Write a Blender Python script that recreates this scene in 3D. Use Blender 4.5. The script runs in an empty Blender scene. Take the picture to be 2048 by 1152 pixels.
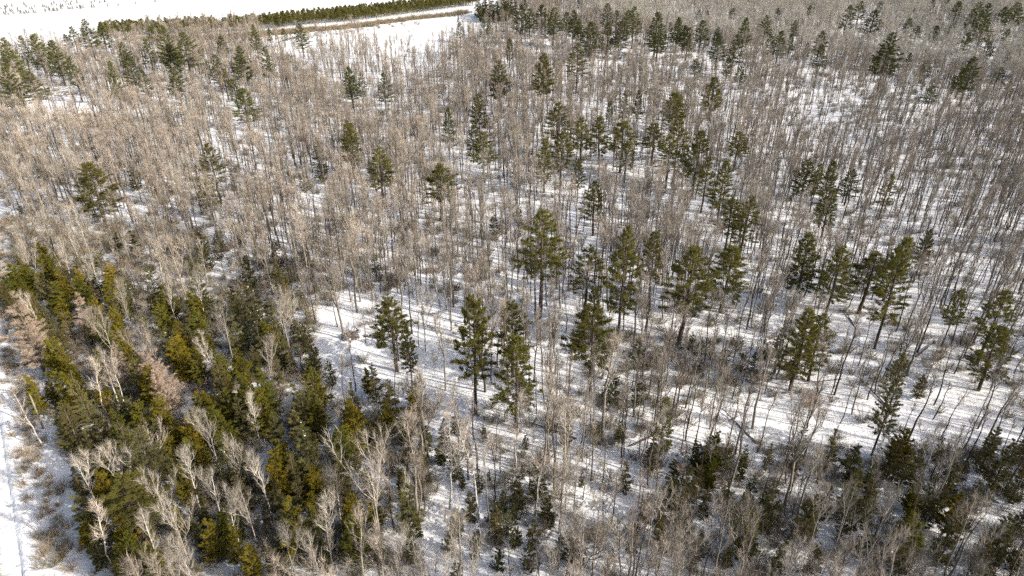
import bpy, math, random
import numpy as np
from mathutils import Vector

rad = math.radians
RS = np.random.RandomState
scene = bpy.context.scene
col = scene.collection

# ------------------------------------------------------------------ camera, sky, sun, exposure
CAM_H, PITCH, FPX = 65.0, 30.0, 1365.0
cam = bpy.data.cameras.new('camera'); cam.sensor_width = 36; cam.lens = 36 * FPX / 2048
cam.clip_start = 1; cam.clip_end = 20000
cam_o = bpy.data.objects.new('camera', cam); col.objects.link(cam_o)
cam_o.location = (0, 0, CAM_H); cam_o.rotation_euler = (rad(90 - PITCH), 0, 0)
scene.camera = cam_o

SUN_EL, SUN_AZ = 27.0, 112.0            # azimuth clockwise from +Y (the view direction)
w = bpy.data.worlds.new('World'); scene.world = w; w.use_nodes = True
nt = w.node_tree; nt.nodes.clear()
sky = nt.nodes.new('ShaderNodeTexSky'); sky.sky_type = 'NISHITA'; sky.sun_disc = False
sky.sun_elevation = rad(SUN_EL); sky.sun_rotation = rad(SUN_AZ); sky.air_density = 1.0; sky.dust_density = 4.0; sky.ozone_density = 0.3
bg = nt.nodes.new('ShaderNodeBackground'); bg.inputs[1].default_value = 0.15
wo = nt.nodes.new('ShaderNodeOutputWorld')
nt.links.new(sky.outputs[0], bg.inputs[0]); nt.links.new(bg.outputs[0], wo.inputs[0])
sl = bpy.data.lights.new('sun', 'SUN'); sl.energy = 4.6; sl.angle = rad(0.5); sl.color = (1.0, 0.95, 0.87)
so = bpy.data.objects.new('sun', sl); col.objects.link(so)
sd = Vector((math.sin(rad(SUN_AZ)) * math.cos(rad(SUN_EL)), math.cos(rad(SUN_AZ)) * math.cos(rad(SUN_EL)), math.sin(rad(SUN_EL))))
so.rotation_euler = sd.to_track_quat('Z', 'Y').to_euler(); so.location = (200, -60, 150)
vs = scene.view_settings
vs.view_transform = 'Standard'; vs.look = 'None'; vs.gamma = 1.0; vs.use_curve_mapping = False; vs.exposure = 0.58
scene.cycles.max_bounces = 5; scene.cycles.diffuse_bounces = 3; scene.cycles.glossy_bounces = 1
scene.cycles.transmission_bounces = 2; scene.cycles.volume_bounces = 0
scene.cycles.use_denoising = False
scene.cycles.sample_clamp_indirect = 4.0

# ------------------------------------------------------------------ terrain height and pixel -> ground helpers
def hgt(x, y):
    x = np.asarray(x, float); y = np.asarray(y, float)
    s = 0.9 * np.sin(x * 0.021 + 1.3) * np.cos(y * 0.017 + 0.4) + 0.5 * np.sin(x * 0.047 + y * 0.031) + 0.22 * np.sin(x * 0.11 - y * 0.09 + 2)
    s = s + 0.10 * np.sin(x * 0.37 + 0.5 * y) * np.sin(y * 0.31 - 0.2 * x)
    d = np.abs(road_d(x, y)); k = np.clip((d - 5) / 14, 0, 1)
    return s * k * k * (3 - 2 * k)
cp, sp_ = math.cos(rad(PITCH)), math.sin(rad(PITCH))
def raydir(px, py):
    a = (px - 1024) / FPX; b = (576 - py) / FPX
    return (a, cp + b * sp_, -sp_ + b * cp)
def at(px, py, H=0.0):
    d = raydir(px, py); z = H
    for _ in range(5):
        t = (CAM_H - z) / -d[2]; x, y = d[0] * t, d[1] * t
        z = float(hgt(x, y)) + H
    return x, y, z - H
def proj(x, y, z):
    x = np.asarray(x, float); y = np.asarray(y, float); z = np.asarray(z, float) - CAM_H
    dep = y * cp - z * sp_; up = y * sp_ + z * cp
    return 1024 + FPX * x / dep, 576 - FPX * up / dep, dep
def flat(px, py):
    d = raydir(px, py); t = CAM_H / -d[2]; return d[0] * t, d[1] * t
RA, RB = flat(7, 900), flat(44, 1151)       # right-hand edge of the ploughed road
_rl = math.hypot(RA[0] - RB[0], RA[1] - RB[1]); RDX, RDY = (RA[0] - RB[0]) / _rl, (RA[1] - RB[1]) / _rl
ROAD_HALF = 3.8
def road_d(x, y):                            # signed distance from the road's centre line, + to the right
    return (x - RB[0]) * RDY - (y - RB[1]) * RDX + ROAD_HALF
def road_pt(s, d):
    d = d - ROAD_HALF
    return RB[0] + RDX * s + RDY * d, RB[1] + RDY * s - RDX * d

def inpoly(px, py, poly):
    px = np.asarray(px, float); py = np.asarray(py, float); r = np.zeros(px.shape, bool); n = len(poly)
    for i in range(n):
        x1, y1 = poly[i]; x2, y2 = poly[(i + 1) % n]
        if y1 == y2: continue
        c = ((y1 > py) != (y2 > py)) & (px < (x2 - x1) * (py - y1) / (y2 - y1) + x1)
        r ^= c
    return r

# ------------------------------------------------------------------ materials
def mat(name, c1, c2, scale=3.0, rough=0.8, rnd=0.25, trans=0.0, bump=0.0, c3=None, detail=3):
    m = bpy.data.materials.new(name); m.use_nodes = True; n = m.node_tree.nodes; L = m.node_tree.links; n.clear()
    geo = n.new('ShaderNodeNewGeometry'); oi = n.new('ShaderNodeObjectInfo')
    nz = n.new('ShaderNodeTexNoise'); nz.inputs['Scale'].default_value = scale; nz.inputs['Detail'].default_value = detail
    L.new(geo.outputs['Position'], nz.inputs['Vector'])
    cr = n.new('ShaderNodeValToRGB'); cr.color_ramp.elements[0].position = 0.35; cr.color_ramp.elements[1].position = 0.65
    cr.color_ramp.elements[0].color = (*c1, 1); cr.color_ramp.elements[1].color = (*c2, 1)
    L.new(nz.outputs['Fac'], cr.inputs[0])
    colr = cr.outputs[0]
    if c3:
        mx = n.new('ShaderNodeMix'); mx.data_type = 'RGBA'; mx.inputs[7].default_value = (*c3, 1)
        L.new(oi.outputs['Random'], mx.inputs[0]); L.new(colr, mx.inputs[6]); colr = mx.outputs[2]
    hv = n.new('ShaderNodeHueSaturation')
    if rnd:
        mr = n.new('ShaderNodeMapRange'); mr.inputs[3].default_value = 1 - rnd; mr.inputs[4].default_value = 1 + rnd
        ml = n.new('ShaderNodeMath'); ml.operation = 'MULTIPLY'; ml.inputs[1].default_value = 7.31
        fr = n.new('ShaderNodeMath'); fr.operation = 'FRACT'
        L.new(oi.outputs['Random'], ml.inputs[0]); L.new(ml.outputs[0], fr.inputs[0]); L.new(fr.outputs[0], mr.inputs[0]); L.new(mr.outputs[0], hv.inputs['Value'])
    L.new(colr, hv.inputs['Color'])
    df = n.new('ShaderNodeBsdfDiffuse'); df.inputs['Roughness'].default_value = rough
    L.new(hv.outputs[0], df.inputs[0]); out = n.new('ShaderNodeOutputMaterial'); sh = df.outputs[0]
    if bump:
        bp = n.new('ShaderNodeBump'); bp.inputs['Strength'].default_value = bump; bp.inputs['Distance'].default_value = 0.1
        L.new(nz.outputs['Fac'], bp.inputs['Height']); L.new(bp.outputs[0], df.inputs['Normal'])
    if trans:
        tr = n.new('ShaderNodeBsdfTranslucent'); L.new(hv.outputs[0], tr.inputs[0])
        ms = n.new('ShaderNodeMixShader'); ms.inputs[0].default_value = trans
        L.new(sh, ms.inputs[1]); L.new(tr.outputs[0], ms.inputs[2]); sh = ms.outputs[0]
    L.new(sh, out.inputs[0]); return m
M = {}
M['bark'] = mat('grey_bark', (.16, .14, .115), (.29, .26, .215), 2.5, rnd=.3)
M['bark_dark'] = mat('dark_bark', (.07, .055, .045), (.13, .105, .085), 2.5, rnd=.3)
M['twig'] = mat('grey_twigs', (.32, .29, .245), (.42, .385, .33), .3, rnd=.28, c3=(.36, .305, .255))
M['twig_pink'] = mat('pinkish_twigs', (.36, .30, .255), (.44, .37, .315), .3, rnd=.25, c3=(.34, .31, .265))
M['twig_pale'] = mat('pale_twigs', (.26, .235, .195), (.36, .33, .28), .3, rnd=.3)
M['twig_aspen'] = mat('aspen_twigs', (.48, .455, .40), (.58, .55, .49), .05, rnd=.15)
M['bark_pale'] = mat('pale_bark', (.23, .205, .175), (.36, .325, .28), 1.8, rnd=.2)
M['bark_white'] = mat('birch_bark', (.30, .275, .24), (.58, .54, .48), 2.2, rnd=.15)
M['needle_pine'] = mat('pine_needles', (.105, .105, .032), (.19, .17, .055), .8, rnd=.25, trans=.3, c3=(.15, .14, .035))
M['needle_far'] = mat('far_pine_needles', (.07, .085, .028), (.125, .13, .04), .8, rnd=.25, trans=.2)
M['needle_olive'] = mat('olive_pine_needles', (.11, .105, .045), (.17, .155, .07), .8, rnd=.15, trans=.3)
M['needle_cedar'] = mat('cedar_sprays', (.155, .130, .018), (.29, .215, .028), .9, rnd=.25, trans=.35, c3=(.12, .125, .024))
M['needle_spruce'] = mat('spruce_needles', (.085, .088, .036), (.165, .148, .06), .9, rnd=.3, trans=.3, c3=(.15, .125, .05))
M['needle_dark'] = mat('dark_needles', (.08, .086, .036), (.155, .145, .055), .9, rnd=.25, trans=.25)
M['larch_twig'] = mat('larch_twigs', (.27, .21, .165), (.37, .30, .235), .8, rnd=.12, c3=(.36, .27, .215))
M['brush'] = mat('brush_stems', (.20, .16, .12), (.32, .26, .20), .5, rnd=.3, c3=(.25, .225, .15))
M['brush_tan'] = mat('tan_brush', (.30, .23, .15), (.40, .31, .21), .5, rnd=.2)
M['rust'] = mat('rust_leaves', (.28, .10, .03), (.38, .16, .05), 2, rnd=.1, trans=.3)
M['wood'] = mat('weathered_wood', (.12, .09, .07), (.24, .19, .15), 5, rnd=.1)
M['pole'] = mat('pole_wood', (.22, .16, .11), (.36, .29, .22), 3, rnd=.0)
M['metal'] = mat('grey_metal', (.30, .31, .32), (.40, .41, .42), 3, rnd=.0)
M['snowclump'] = mat('snow_clumps', (.78, .79, .82), (.83, .84, .86), 1, rnd=0)

def snow_mat(name, litter=True, road=False):
    m = bpy.data.materials.new(name); m.use_nodes = True; n = m.node_tree.nodes; L = m.node_tree.links; n.clear()
    geo = n.new('ShaderNodeNewGeometry')
    a = n.new('ShaderNodeTexNoise'); a.inputs['Scale'].default_value = .9; a.inputs['Detail'].default_value = 6; a.inputs['Roughness'].default_value = .65
    b = n.new('ShaderNodeTexNoise'); b.inputs['Scale'].default_value = .05; b.inputs['Detail'].default_value = 3
    L.new(geo.outputs['Position'], a.inputs['Vector']); L.new(geo.outputs['Position'], b.inputs['Vector'])
    base = n.new('ShaderNodeMix'); base.data_type = 'RGBA'
    base.inputs[6].default_value = (.82, .825, .84, 1); base.inputs[7].default_value = (.78, .765, .74, 1)
    L.new(b.outputs['Fac'], base.inputs[0]); c = base.outputs[2]
    if litter:      # bark flakes, seed wings and leaf litter freckling the old snow
        v = n.new('ShaderNodeTexNoise'); v.inputs['Scale'].default_value = 3.2; v.inputs['Detail'].default_value = 5; v.inputs['Roughness'].default_value = .8
        L.new(geo.outputs['Position'], v.inputs['Vector'])
        r = n.new('ShaderNodeValToRGB'); r.color_ramp.elements[0].position = .56; r.color_ramp.elements[1].position = .74
        r.color_ramp.elements[0].color = (0, 0, 0, 1); r.color_ramp.elements[1].color = (.75, .75, .75, 1)
        L.new(v.outputs['Fac'], r.inputs[0])
        mx = n.new('ShaderNodeMix'); mx.data_type = 'RGBA'; mx.inputs[7].default_value = (.33, .27, .21, 1)
        L.new(r.outputs[0], mx.inputs[0]); L.new(c, mx.inputs[6]); c = mx.outputs[2]
    df = n.new('ShaderNodeBsdfPrincipled'); df.inputs['Roughness'].default_value = .7; df.inputs['Specular IOR Level'].default_value = .15
    if road:        # tan wheel ruts worn along the road
        tc = n.new('ShaderNodeAttribute'); tc.attribute_name = 'across'
        mul = n.new('ShaderNodeMath'); mul.operation = 'MULTIPLY_ADD'; mul.inputs[1].default_value = .25
        nz = n.new('ShaderNodeTexNoise'); nz.inputs['Scale'].default_value = .5; nz.inputs['Detail'].default_value = 5
        L.new(geo.outputs['Position'], nz.inputs['Vector'])
        L.new(nz.outputs['Fac'], mul.inputs[0]); L.new(tc.outputs['Fac'], mul.inputs[2])
        r = n.new('ShaderNodeValToRGB'); e = r.color_ramp.elements
        e[0].position = 0; e[0].color = (.9, .9, .9, 1); e[1].position = 1; e[1].color = (0, 0, 0, 1)
        for p, vv in ((.22, .1), (.30, .7), (.38, .15), (.5, .05), (.60, .15), (.66, .85), (.71, .6), (.76, .08)):
            q = e.new(p); q.color = (vv, vv, vv, 1)
        half = n.new('ShaderNodeMath'); half.operation = 'MULTIPLY'; half.inputs[1].default_value = .8
        L.new(mul.outputs[0], half.inputs[0]); L.new(half.outputs[0], r.inputs[0])
        mx = n.new('ShaderNodeMix'); mx.data_type = 'RGBA'; mx.inputs[7].default_value = (.42, .36, .28, 1)
        L.new(r.outputs[0], mx.inputs[0]); L.new(c, mx.inputs[6]); c = mx.outputs[2]
    bp = n.new('ShaderNodeBump'); bp.inputs['Strength'].default_value = .7; bp.inputs['Distance'].default_value = .4
    mp = n.new('ShaderNodeMapping'); mp.inputs['Scale'].default_value = (.06, .35, 1); mp.inputs['Rotation'].default_value = (0, 0, .5)
    wv = n.new('ShaderNodeTexNoise'); wv.inputs['Scale'].default_value = 1.0; wv.inputs['Detail'].default_value = 4; L.new(geo.outputs['Position'], mp.inputs['Vector']); L.new(mp.outputs[0], wv.inputs['Vector'])
    b2 = n.new('ShaderNodeBump'); b2.inputs['Strength'].default_value = .6; b2.inputs['Distance'].default_value = 1.2; L.new(wv.outputs['Fac'], b2.inputs['Height']); L.new(b2.outputs[0], bp.inputs['Normal'])
    L.new(a.outputs['Fac'], bp.inputs['Height']); L.new(bp.outputs[0], df.inputs['Normal'])
    L.new(c, df.inputs['Base Color'])
    out = n.new('ShaderNodeOutputMaterial'); L.new(df.outputs[0], out.inputs[0]); return m
M['snow'] = snow_mat('forest_snow', True); M['snow_clean'] = snow_mat('clean_snow', False); M['snow_road'] = snow_mat('road_snow', False, True)

# ------------------------------------------------------------------ mesh helpers
def nrm(v): return v / np.maximum(np.linalg.norm(v, axis=-1, keepdims=True), 1e-9)
class G:
    def __init__(s): s.v = []; s.f = []; s.m = []; s.n = 0
    def add(s, v, f, mi=0):
        s.v.append(np.asarray(v, float).reshape(-1, 3)); s.f.append(np.asarray(f, int).reshape(-1, 3) + s.n)
        s.m.append(np.full(len(s.f[-1]), mi)); s.n += len(s.v[-1])
    def mesh(s, name, mats):
        v = np.concatenate(s.v); f = np.concatenate(s.f); mi = np.concatenate(s.m)
        me = bpy.data.meshes.new(name); me.vertices.add(len(v)); me.vertices.foreach_set('co', v.ravel())
        me.loops.add(f.size); me.loops.foreach_set('vertex_index', f.ravel().astype(np.int32))
        me.polygons.add(len(f)); me.polygons.foreach_set('loop_start', np.arange(0, f.size, 3, dtype=np.int32))
        for mm in mats: me.materials.append(mm)
        me.polygons.foreach_set('material_index', mi.astype(np.int32))
        me.update(calc_edges=True); return me
def tubes(g, P, R, sides=3, mi=0):           # P (N,K,3), R (N,K)
    P = np.asarray(P, float); R = np.asarray(R, float); N, K, _ = P.shape
    T = nrm(np.gradient(P, axis=1)); ref = np.zeros_like(T); ref[..., 0] = 1
    ref[np.abs(T[..., 0]) > .8] = (0, 1, 0)
    U = nrm(np.cross(T, ref)); V = np.cross(T, U)
    a = np.arange(sides) * 2 * np.pi / sides
    ring = P[:, :, None] + R[:, :, None, None] * (np.cos(a)[:, None] * U[:, :, None] + np.sin(a)[:, None] * V[:, :, None])
    idx = np.arange(N * K * sides).reshape(N, K, sides); nx = np.roll(idx, -1, axis=2)
    A, B, C, D = idx[:, :-1], nx[:, :-1], nx[:, 1:], idx[:, 1:]
    g.add(ring.reshape(-1, 3), np.concatenate([np.stack([A, B, C], -1).reshape(-1, 3), np.stack([A, C, D], -1).reshape(-1, 3)]), mi)
def blades(g, P, D, L, W, rs, mi=0):         # thin pointed blades
    P = np.asarray(P, float); n = len(P)
    if n == 0: return
    D = nrm(D); s = nrm(np.cross(D, rs.normal(size=(n, 3)))) * (np.asarray(W).reshape(-1, 1) if np.ndim(W) else W) * .5
    L = np.asarray(L).reshape(-1, 1) if np.ndim(L) else L
    v = np.stack([P - s, P + s, P + D * L], 1); g.add(v, np.arange(3 * n).reshape(-1, 3), mi)
def along(P, t):                              # interpolate polylines P (N,K,3) at t (N,) in 0..1
    K = P.shape[1]; q = np.clip(t, 0, .999) * (K - 1); i = q.astype(int); f = (q - i)[:, None]; a = np.arange(len(P))
    return P[a, i] * (1 - f) + P[a, i + 1] * f, nrm(P[a, i + 1] - P[a, i])
def icos(c, r, rs, sq=.5):                    # small lumpy blob
    t = (1 + 5 ** .5) / 2
    v = np.array([(-1, t, 0), (1, t, 0), (-1, -t, 0), (1, -t, 0), (0, -1, t), (0, 1, t), (0, -1, -t), (0, 1, -t), (t, 0, -1), (t, 0, 1), (-t, 0, -1), (-t, 0, 1)]) / 1.9
    f = [(0, 11, 5), (0, 5, 1), (0, 1, 7), (0, 7, 10), (0, 10, 11), (1, 5, 9), (5, 11, 4), (11, 10, 2), (10, 7, 6), (7, 1, 8), (3, 9, 4), (3, 4, 2), (3, 2, 6), (3, 6, 8), (3, 8, 9), (4, 9, 5), (2, 4, 11), (6, 2, 10), (8, 6, 7), (9, 8, 1)]
    v = v * (1 + rs.uniform(-.2, .2, (12, 1))) * np.array([1, 1, sq]) * r + c
    return v, f

# ------------------------------------------------------------------ tree generators: return (trunk mesh, crown mesh, height, half width)
def trunk_line(rs, H, wob=.25, K=9, lean=0.0):
    z = np.linspace(0, 1, K); a = rs.uniform(0, 6.28)
    x = np.cumsum(rs.normal(0, wob / K, K)) * H / 8 + lean * H * z ** 2 * math.cos(a); y = np.cumsum(rs.normal(0, wob / K, K)) * H / 8 + lean * H * z ** 2 * math.sin(a)
    x -= x[0]; y -= y[0]; return np.stack([x, y, z * H], 1)

def bare_tree(seed, H=15, cb=.45, nb=30, spread=2.2, asc=(30, 55), fork=0, tw=10, trunk_r=.13, bark='bark', twig='twig', sec=7, tww=.023, twl=(.6, 1.3), lean=0.02, wob=.5):
    rs = RS(seed); g = G(); c = G()
    T = trunk_line(rs, H, wob, 9, lean); zz = np.linspace(0, 1, 9)
    tubes(g, T[None], (trunk_r * (1 - zz) ** .8 + .02)[None], 5)
    leaders = [T]
    for k in range(fork):
        t0 = rs.uniform(.25, .6); p0, _ = along(T[None], np.array([t0])); a = rs.uniform(0, 6.28); tilt = rad(rs.uniform(9, 24))
        Ln = H * (1 - t0) * rs.uniform(.85, 1.02); s = np.linspace(0, 1, 7)
        rr = Ln * np.sin(tilt) * s ** .8
        Q = np.stack([p0[0, 0] + rr * math.cos(a), p0[0, 1] + rr * math.sin(a), p0[0, 2] + Ln * math.cos(tilt) * s], 1)
        Q[1:] += rs.normal(0, .07, (6, 3)) * [1, 1, .3]
        tubes(g, Q[None], (trunk_r * .45 * (1 - s) ** .9 + .010)[None], 4); leaders.append(Q)
    PB, LB = [], []
    per = max(6, nb // len(leaders))
    for j, ld in enumerate(leaders):
        lo = cb if j == 0 else .15
        t = np.sort(rs.uniform(lo, .98, per)); p, _ = along(np.repeat(ld[None], per, 0), t)
        a = rs.uniform(0, 6.28, per); tl = np.radians(rs.uniform(*asc, per)) * (1.1 - .35 * t)
        f = (t - lo) / (1 - lo); L = spread * (.55 + .75 * np.sin(np.pi * np.clip(f * .8 + .15, 0, 1))) * rs.uniform(.6, 1.25, per) * (1 - .45 * f)
        s = np.linspace(0, 1, 5)
        hr = L[:, None] * (np.sin(tl)[:, None] * s ** .85); vz = L[:, None] * (np.cos(tl)[:, None] * s + .25 * s ** 2)
        Q = np.stack([p[:, 0:1] + hr * np.cos(a)[:, None], p[:, 1:2] + hr * np.sin(a)[:, None], p[:, 2:3] + vz], -1)
        Q[:, 1:] += rs.normal(0, .06, (per, 4, 3)); PB.append(Q); LB.append(L)
    P = np.concatenate(PB); L = np.concatenate(LB); n = len(P); s = np.linspace(0, 1, 5)
    tubes(c, P, (.010 + .013 * L[:, None]) * (1 - s) ** .8 + .008, 3)
    # secondary branches
    rep = np.repeat(P, sec, 0); rl = np.repeat(L, sec); t = rs.uniform(.2, .98, n * sec); p, d = along(rep, t)
    dd = nrm(d + rs.normal(0, .42, d.shape) + np.array([0, 0, .25])); l2 = rl * rs.uniform(.2, .5, len(rl)) * (1.15 - .5 * t)
    s3 = np.array([0, .5, 1.]); Q = p[:, None] + dd[:, None] * (l2[:, None] * s3)[..., None]; Q[:, 2, 2] += .08 * l2; Q[:, 1] += rs.normal(0, .03, (len(Q), 3))
    tubes(c, Q, np.tile(np.array([.016, .011, .006]), (len(Q), 1)), 3)
    # twigs
    rep = np.repeat(Q, tw, 0); t = rs.uniform(.1, 1, len(rep)); p, d = along(rep, t)
    dd = nrm(d * 1.1 + rs.normal(0, .33, d.shape) + np.array([0, 0, .35]))
    blades(c, p, dd, rs.uniform(*twl, len(p)), tww * rs.uniform(.6, 1.2, len(p)), rs, 1)
    # twigs at branch ends and leader tips
    for ld in leaders:
        rep = np.repeat(ld[None], 60, 0); t = rs.uniform(.7, 1, 60); p, d = along(rep, t); dd = nrm(d + rs.normal(0, .45, d.shape)); blades(c, p, dd, rs.uniform(.6, 1.3, 60), tww, rs, 1)
    return g.mesh('bare_trunk', [M[bark]]), c.mesh('bare_crown', [M[bark], M[twig]]), H, spread

def pine(seed, H=18, cb=.4, w=3.2, mt='needle_pine', dens=1.0, gap=.15, snow=0, bark='bark_dark', top='round'):
    rs = RS(seed); g = G(); c = G(); T = trunk_line(rs, H, .25, 9); zz = np.linspace(0, 1, 9)
    tubes(g, T[None], (.24 * (1 - zz) ** .9 + .03)[None], 6)
    z = cb; PB = []; LL = []; side = rs.uniform(.75, 1.2, 8)
    while z < .985:
        f = (z - cb) / (1 - cb)
        prof = (min(1, .62 + 1.8 * f)) * (1 - f ** 1.35) ** .95 if top == 'round' else (1 - f) ** .8 * min(1, .6 + 2 * f)
        nbr = rs.randint(4, 7)
        a0 = rs.uniform(0, 6.28)
        for k in range(nbr):
            if rs.rand() < gap: continue
            a = a0 + k * 6.283 / nbr + rs.uniform(-.25, .25); q = side[int((a % 6.283) / 6.284 * 8)]
            L = w * (prof * rs.uniform(.72, 1.18) * q + .10)
            el = rad(-8 + 50 * f ** 1.2 + rs.uniform(-9, 9)); s = np.linspace(0, 1, 5)
            hr = L * math.cos(el) * s; vz = L * (math.sin(el) * s + .16 * s ** 2.2)
            p0, _ = along(T[None], np.array([z]))
            PB.append(np.stack([p0[0, 0] + hr * math.cos(a), p0[0, 1] + hr * math.sin(a), p0[0, 2] + vz], 1)); LL.append(L)
        z += rs.uniform(.42, .72) / H
    P = np.array(PB); L = np.array(LL); s = np.linspace(0, 1, 5)
    tubes(c, P, (.015 + .014 * L[:, None]) * (1 - s) + .008, 3)
    # clumps set out on side shoots of each branch
    ncl = np.maximum(4, (L * 6.2 * dens).astype(int)); rep = np.repeat(P, ncl, 0); rl = np.repeat(L, ncl)
    t = rs.uniform(.28, 1.02, len(rep)) ** .8; p, d = along(rep, t)
    sd_ = nrm(np.cross(d, np.array([0, 0, 1.]))) * rs.uniform(-1, 1, len(p))[:, None] * (rl * .26 * (1.15 - t))[:, None]
    cpos = p + sd_ + np.array([0, 0, .05]) + d * np.abs(rs.uniform(0, .25, len(p)))[:, None]
    nn = 15; rep = np.repeat(cpos, nn, 0); dr = np.repeat(nrm(d * .8 + sd_ * .6 + np.array([0, 0, .45])), nn, 0)
    dd = nrm(dr + rs.normal(0, .62, rep.shape)); blades(c, rep + rs.normal(0, .09, rep.shape), dd, rs.uniform(.2, .42, len(rep)), rs.uniform(.05, .10, len(rep)), rs, 1)
    # leader
    blades(c, np.repeat(T[-1:], 60, 0) - np.array([0, 0, 1]) * rs.uniform(0, .9, (60, 1)), nrm(rs.normal(0, .5, (60, 3)) + [0, 0, .8]), .4, .08, rs, 1)
    # bare dead stubs below the crown
    nb = 12; t = rs.uniform(max(.12, cb - .3), cb, nb); p, _ = along(np.repeat(T[None], nb, 0), t); a = rs.uniform(0, 6.28, nb); Ls = rs.uniform(.6, 2.0, nb) * w / 3.2
    tubes(c, np.stack([p, p + np.stack([np.cos(a) * Ls, np.sin(a) * Ls, -.1 * Ls], 1)], 1), np.tile([.03, .01], (nb, 1)), 3)
    mats = [M[bark], M[mt]]
    if snow:
        mats.append(M['snowclump'])
        for i in rs.choice(len(cpos), snow, replace=False):
            v, f = icos(cpos[i] + [0, 0, .16], rs.uniform(.16, .34), rs, .4); c.add(v, f, 2)
    return g.mesh('pine_trunk', [M[bark]]), c.mesh('pine_crown', mats), H, w

def cone_tree(seed, H=11, cb=.06, w=1.9, mt='needle_cedar', kind='cedar', n=2600, nn=7, stems=1, snow=0, p=.75):
    rs = RS(seed); g = G(); c = G(); lines = []
    for k in range(stems):
        T = trunk_line(rs, H * (1 if k == 0 else rs.uniform(.7, .95)), .2, 7)
        if k:
            a = rs.uniform(0, 6.28); off = rs.uniform(.7, 1.3) * w * .6; T[:, 0] += off * math.cos(a) * np.linspace(.15, 1, 7); T[:, 1] += off * math.sin(a) * np.linspace(.15, 1, 7)
        tubes(g, T[None], (.15 * (1 - np.linspace(0, 1, 7)) + .02)[None], 5); lines.append(T)
    for T in lines:
        nb = n // len(lines) // 24; t = 1 - (1 - cb) * rs.uniform(0, 1, nb) ** .62; f = (t - cb) / (1 - cb)
        ang = rs.uniform(0, 6.28, nb); lob = 1 + .25 * np.sin(3 * ang + rs.uniform(0, 6) + 5 * t) + .18 * np.sin(t * H * 4.2) + rs.normal(0, .24, nb)
        R = w * ((1 - f) ** p * np.minimum(1, .55 + 3 * f)) * np.clip(lob, .25, 1.7) + .12
        if kind == 'larch': R *= rs.uniform(.75, 1.15, nb)
        pz, _ = along(np.repeat(T[None], nb, 0), t); s = np.linspace(0, 1, 4)
        dro = {'cedar': .25, 'spruce': -.12, 'larch': .06, 'fir': .02}[kind]
        hr = R[:, None] * s; vz = R[:, None] * (dro * s + (.25 if kind != 'cedar' else .15) * s ** 2)
        P = np.stack([pz[:, 0:1] + hr * np.cos(ang)[:, None], pz[:, 1:2] + hr * np.sin(ang)[:, None], pz[:, 2:3] + vz], -1)
        tubes(c, P, np.tile(np.array([.022, .016, .011, .006]), (nb, 1)), 3)
        k = 24; rep = np.repeat(P, k, 0); t2 = rs.uniform(.12, 1.02, len(rep)) ** .6; q, d = along(rep, t2)
        Rr = np.repeat(R, k)
        sd_ = nrm(np.cross(d, [0, 0, 1.])) * (rs.uniform(-.5, .5, len(q)) * (Rr * .5 * (1.2 - t2) + .12))[:, None]
        q = q + sd_
        rp = np.repeat(q, nn, 0); dr = np.repeat(nrm(d + 1.2 * sd_), nn, 0)
        if kind == 'cedar': dd = nrm(dr * .6 + rs.normal(0, .5, rp.shape) + [0, 0, .5]); Lb = (.16, .36); Wb = (.06, .13)
        elif kind == 'larch': dd = nrm(dr + rs.normal(0, .55, rp.shape)); Lb = (.25, .55); Wb = (.02, .038)
        else: dd = nrm(dr + rs.normal(0, .45, rp.shape) + [0, 0, -.08]); Lb = (.14, .3); Wb = (.05, .10)
        blades(c, rp + rs.normal(0, .05, rp.shape), dd, rs.uniform(*Lb, len(rp)), rs.uniform(*Wb, len(rp)), rs, 1)
        blades(c, np.repeat(T[-1:], 40, 0) - np.array([0, 0, 1]) * rs.uniform(0, .8, (40, 1)), nrm(rs.normal(0, .35, (40, 3)) + [0, 0, .8]), .3, .06, rs, 1)
        if snow:
            for i in rs.choice(len(q), snow // len(lines), replace=False):
                v, f_ = icos(q[i] + [0, 0, .1], rs.uniform(.08, .18), rs, .4); c.add(v, f_, 2)
    return g.mesh(kind + '_trunk', [M['bark_dark']]), c.mesh(kind + '_crown', [M['bark_dark'], M[mt]] + ([M['snowclump']] if snow else [])), H, w

def shrub(seed, H=2.2, n=34, w=1.1, mt='brush', tw=7):
    rs = RS(seed); n = int(n * 1.5); c = G(); a = rs.uniform(0, 6.28, n); r0 = rs.uniform(0, .35, n) * w; tl = np.radians(rs.uniform(4, 48, n)); L = H * rs.uniform(.35, 1.1, n) * (1 + .35 * np.sin(2 * a + seed)); r0 = r0 * (1.5 + np.cos(a + seed)); s = np.linspace(0, 1, 4)
    P = np.stack([(r0 * np.cos(a))[:, None] + (L * np.sin(tl) * np.cos(a))[:, None] * s, (r0 * np.sin(a))[:, None] + (L * np.sin(tl) * np.sin(a))[:, None] * s, (L * np.cos(tl))[:, None] * s - .05], -1)
    P[:, 1:] += rs.normal(0, .05, (n, 3, 3)); tubes(c, P, np.tile([.02, .015, .01, .006], (n, 1)), 3)
    rep = np.repeat(P, tw, 0); t = rs.uniform(.3, 1, len(rep)); p, d = along(rep, t); dd = nrm(d + rs.normal(0, .4, d.shape)); blades(c, p, dd, rs.uniform(.25, .65, len(p)), .034, rs, 0)
    return c.mesh('shrub', [M[mt]])

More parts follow.
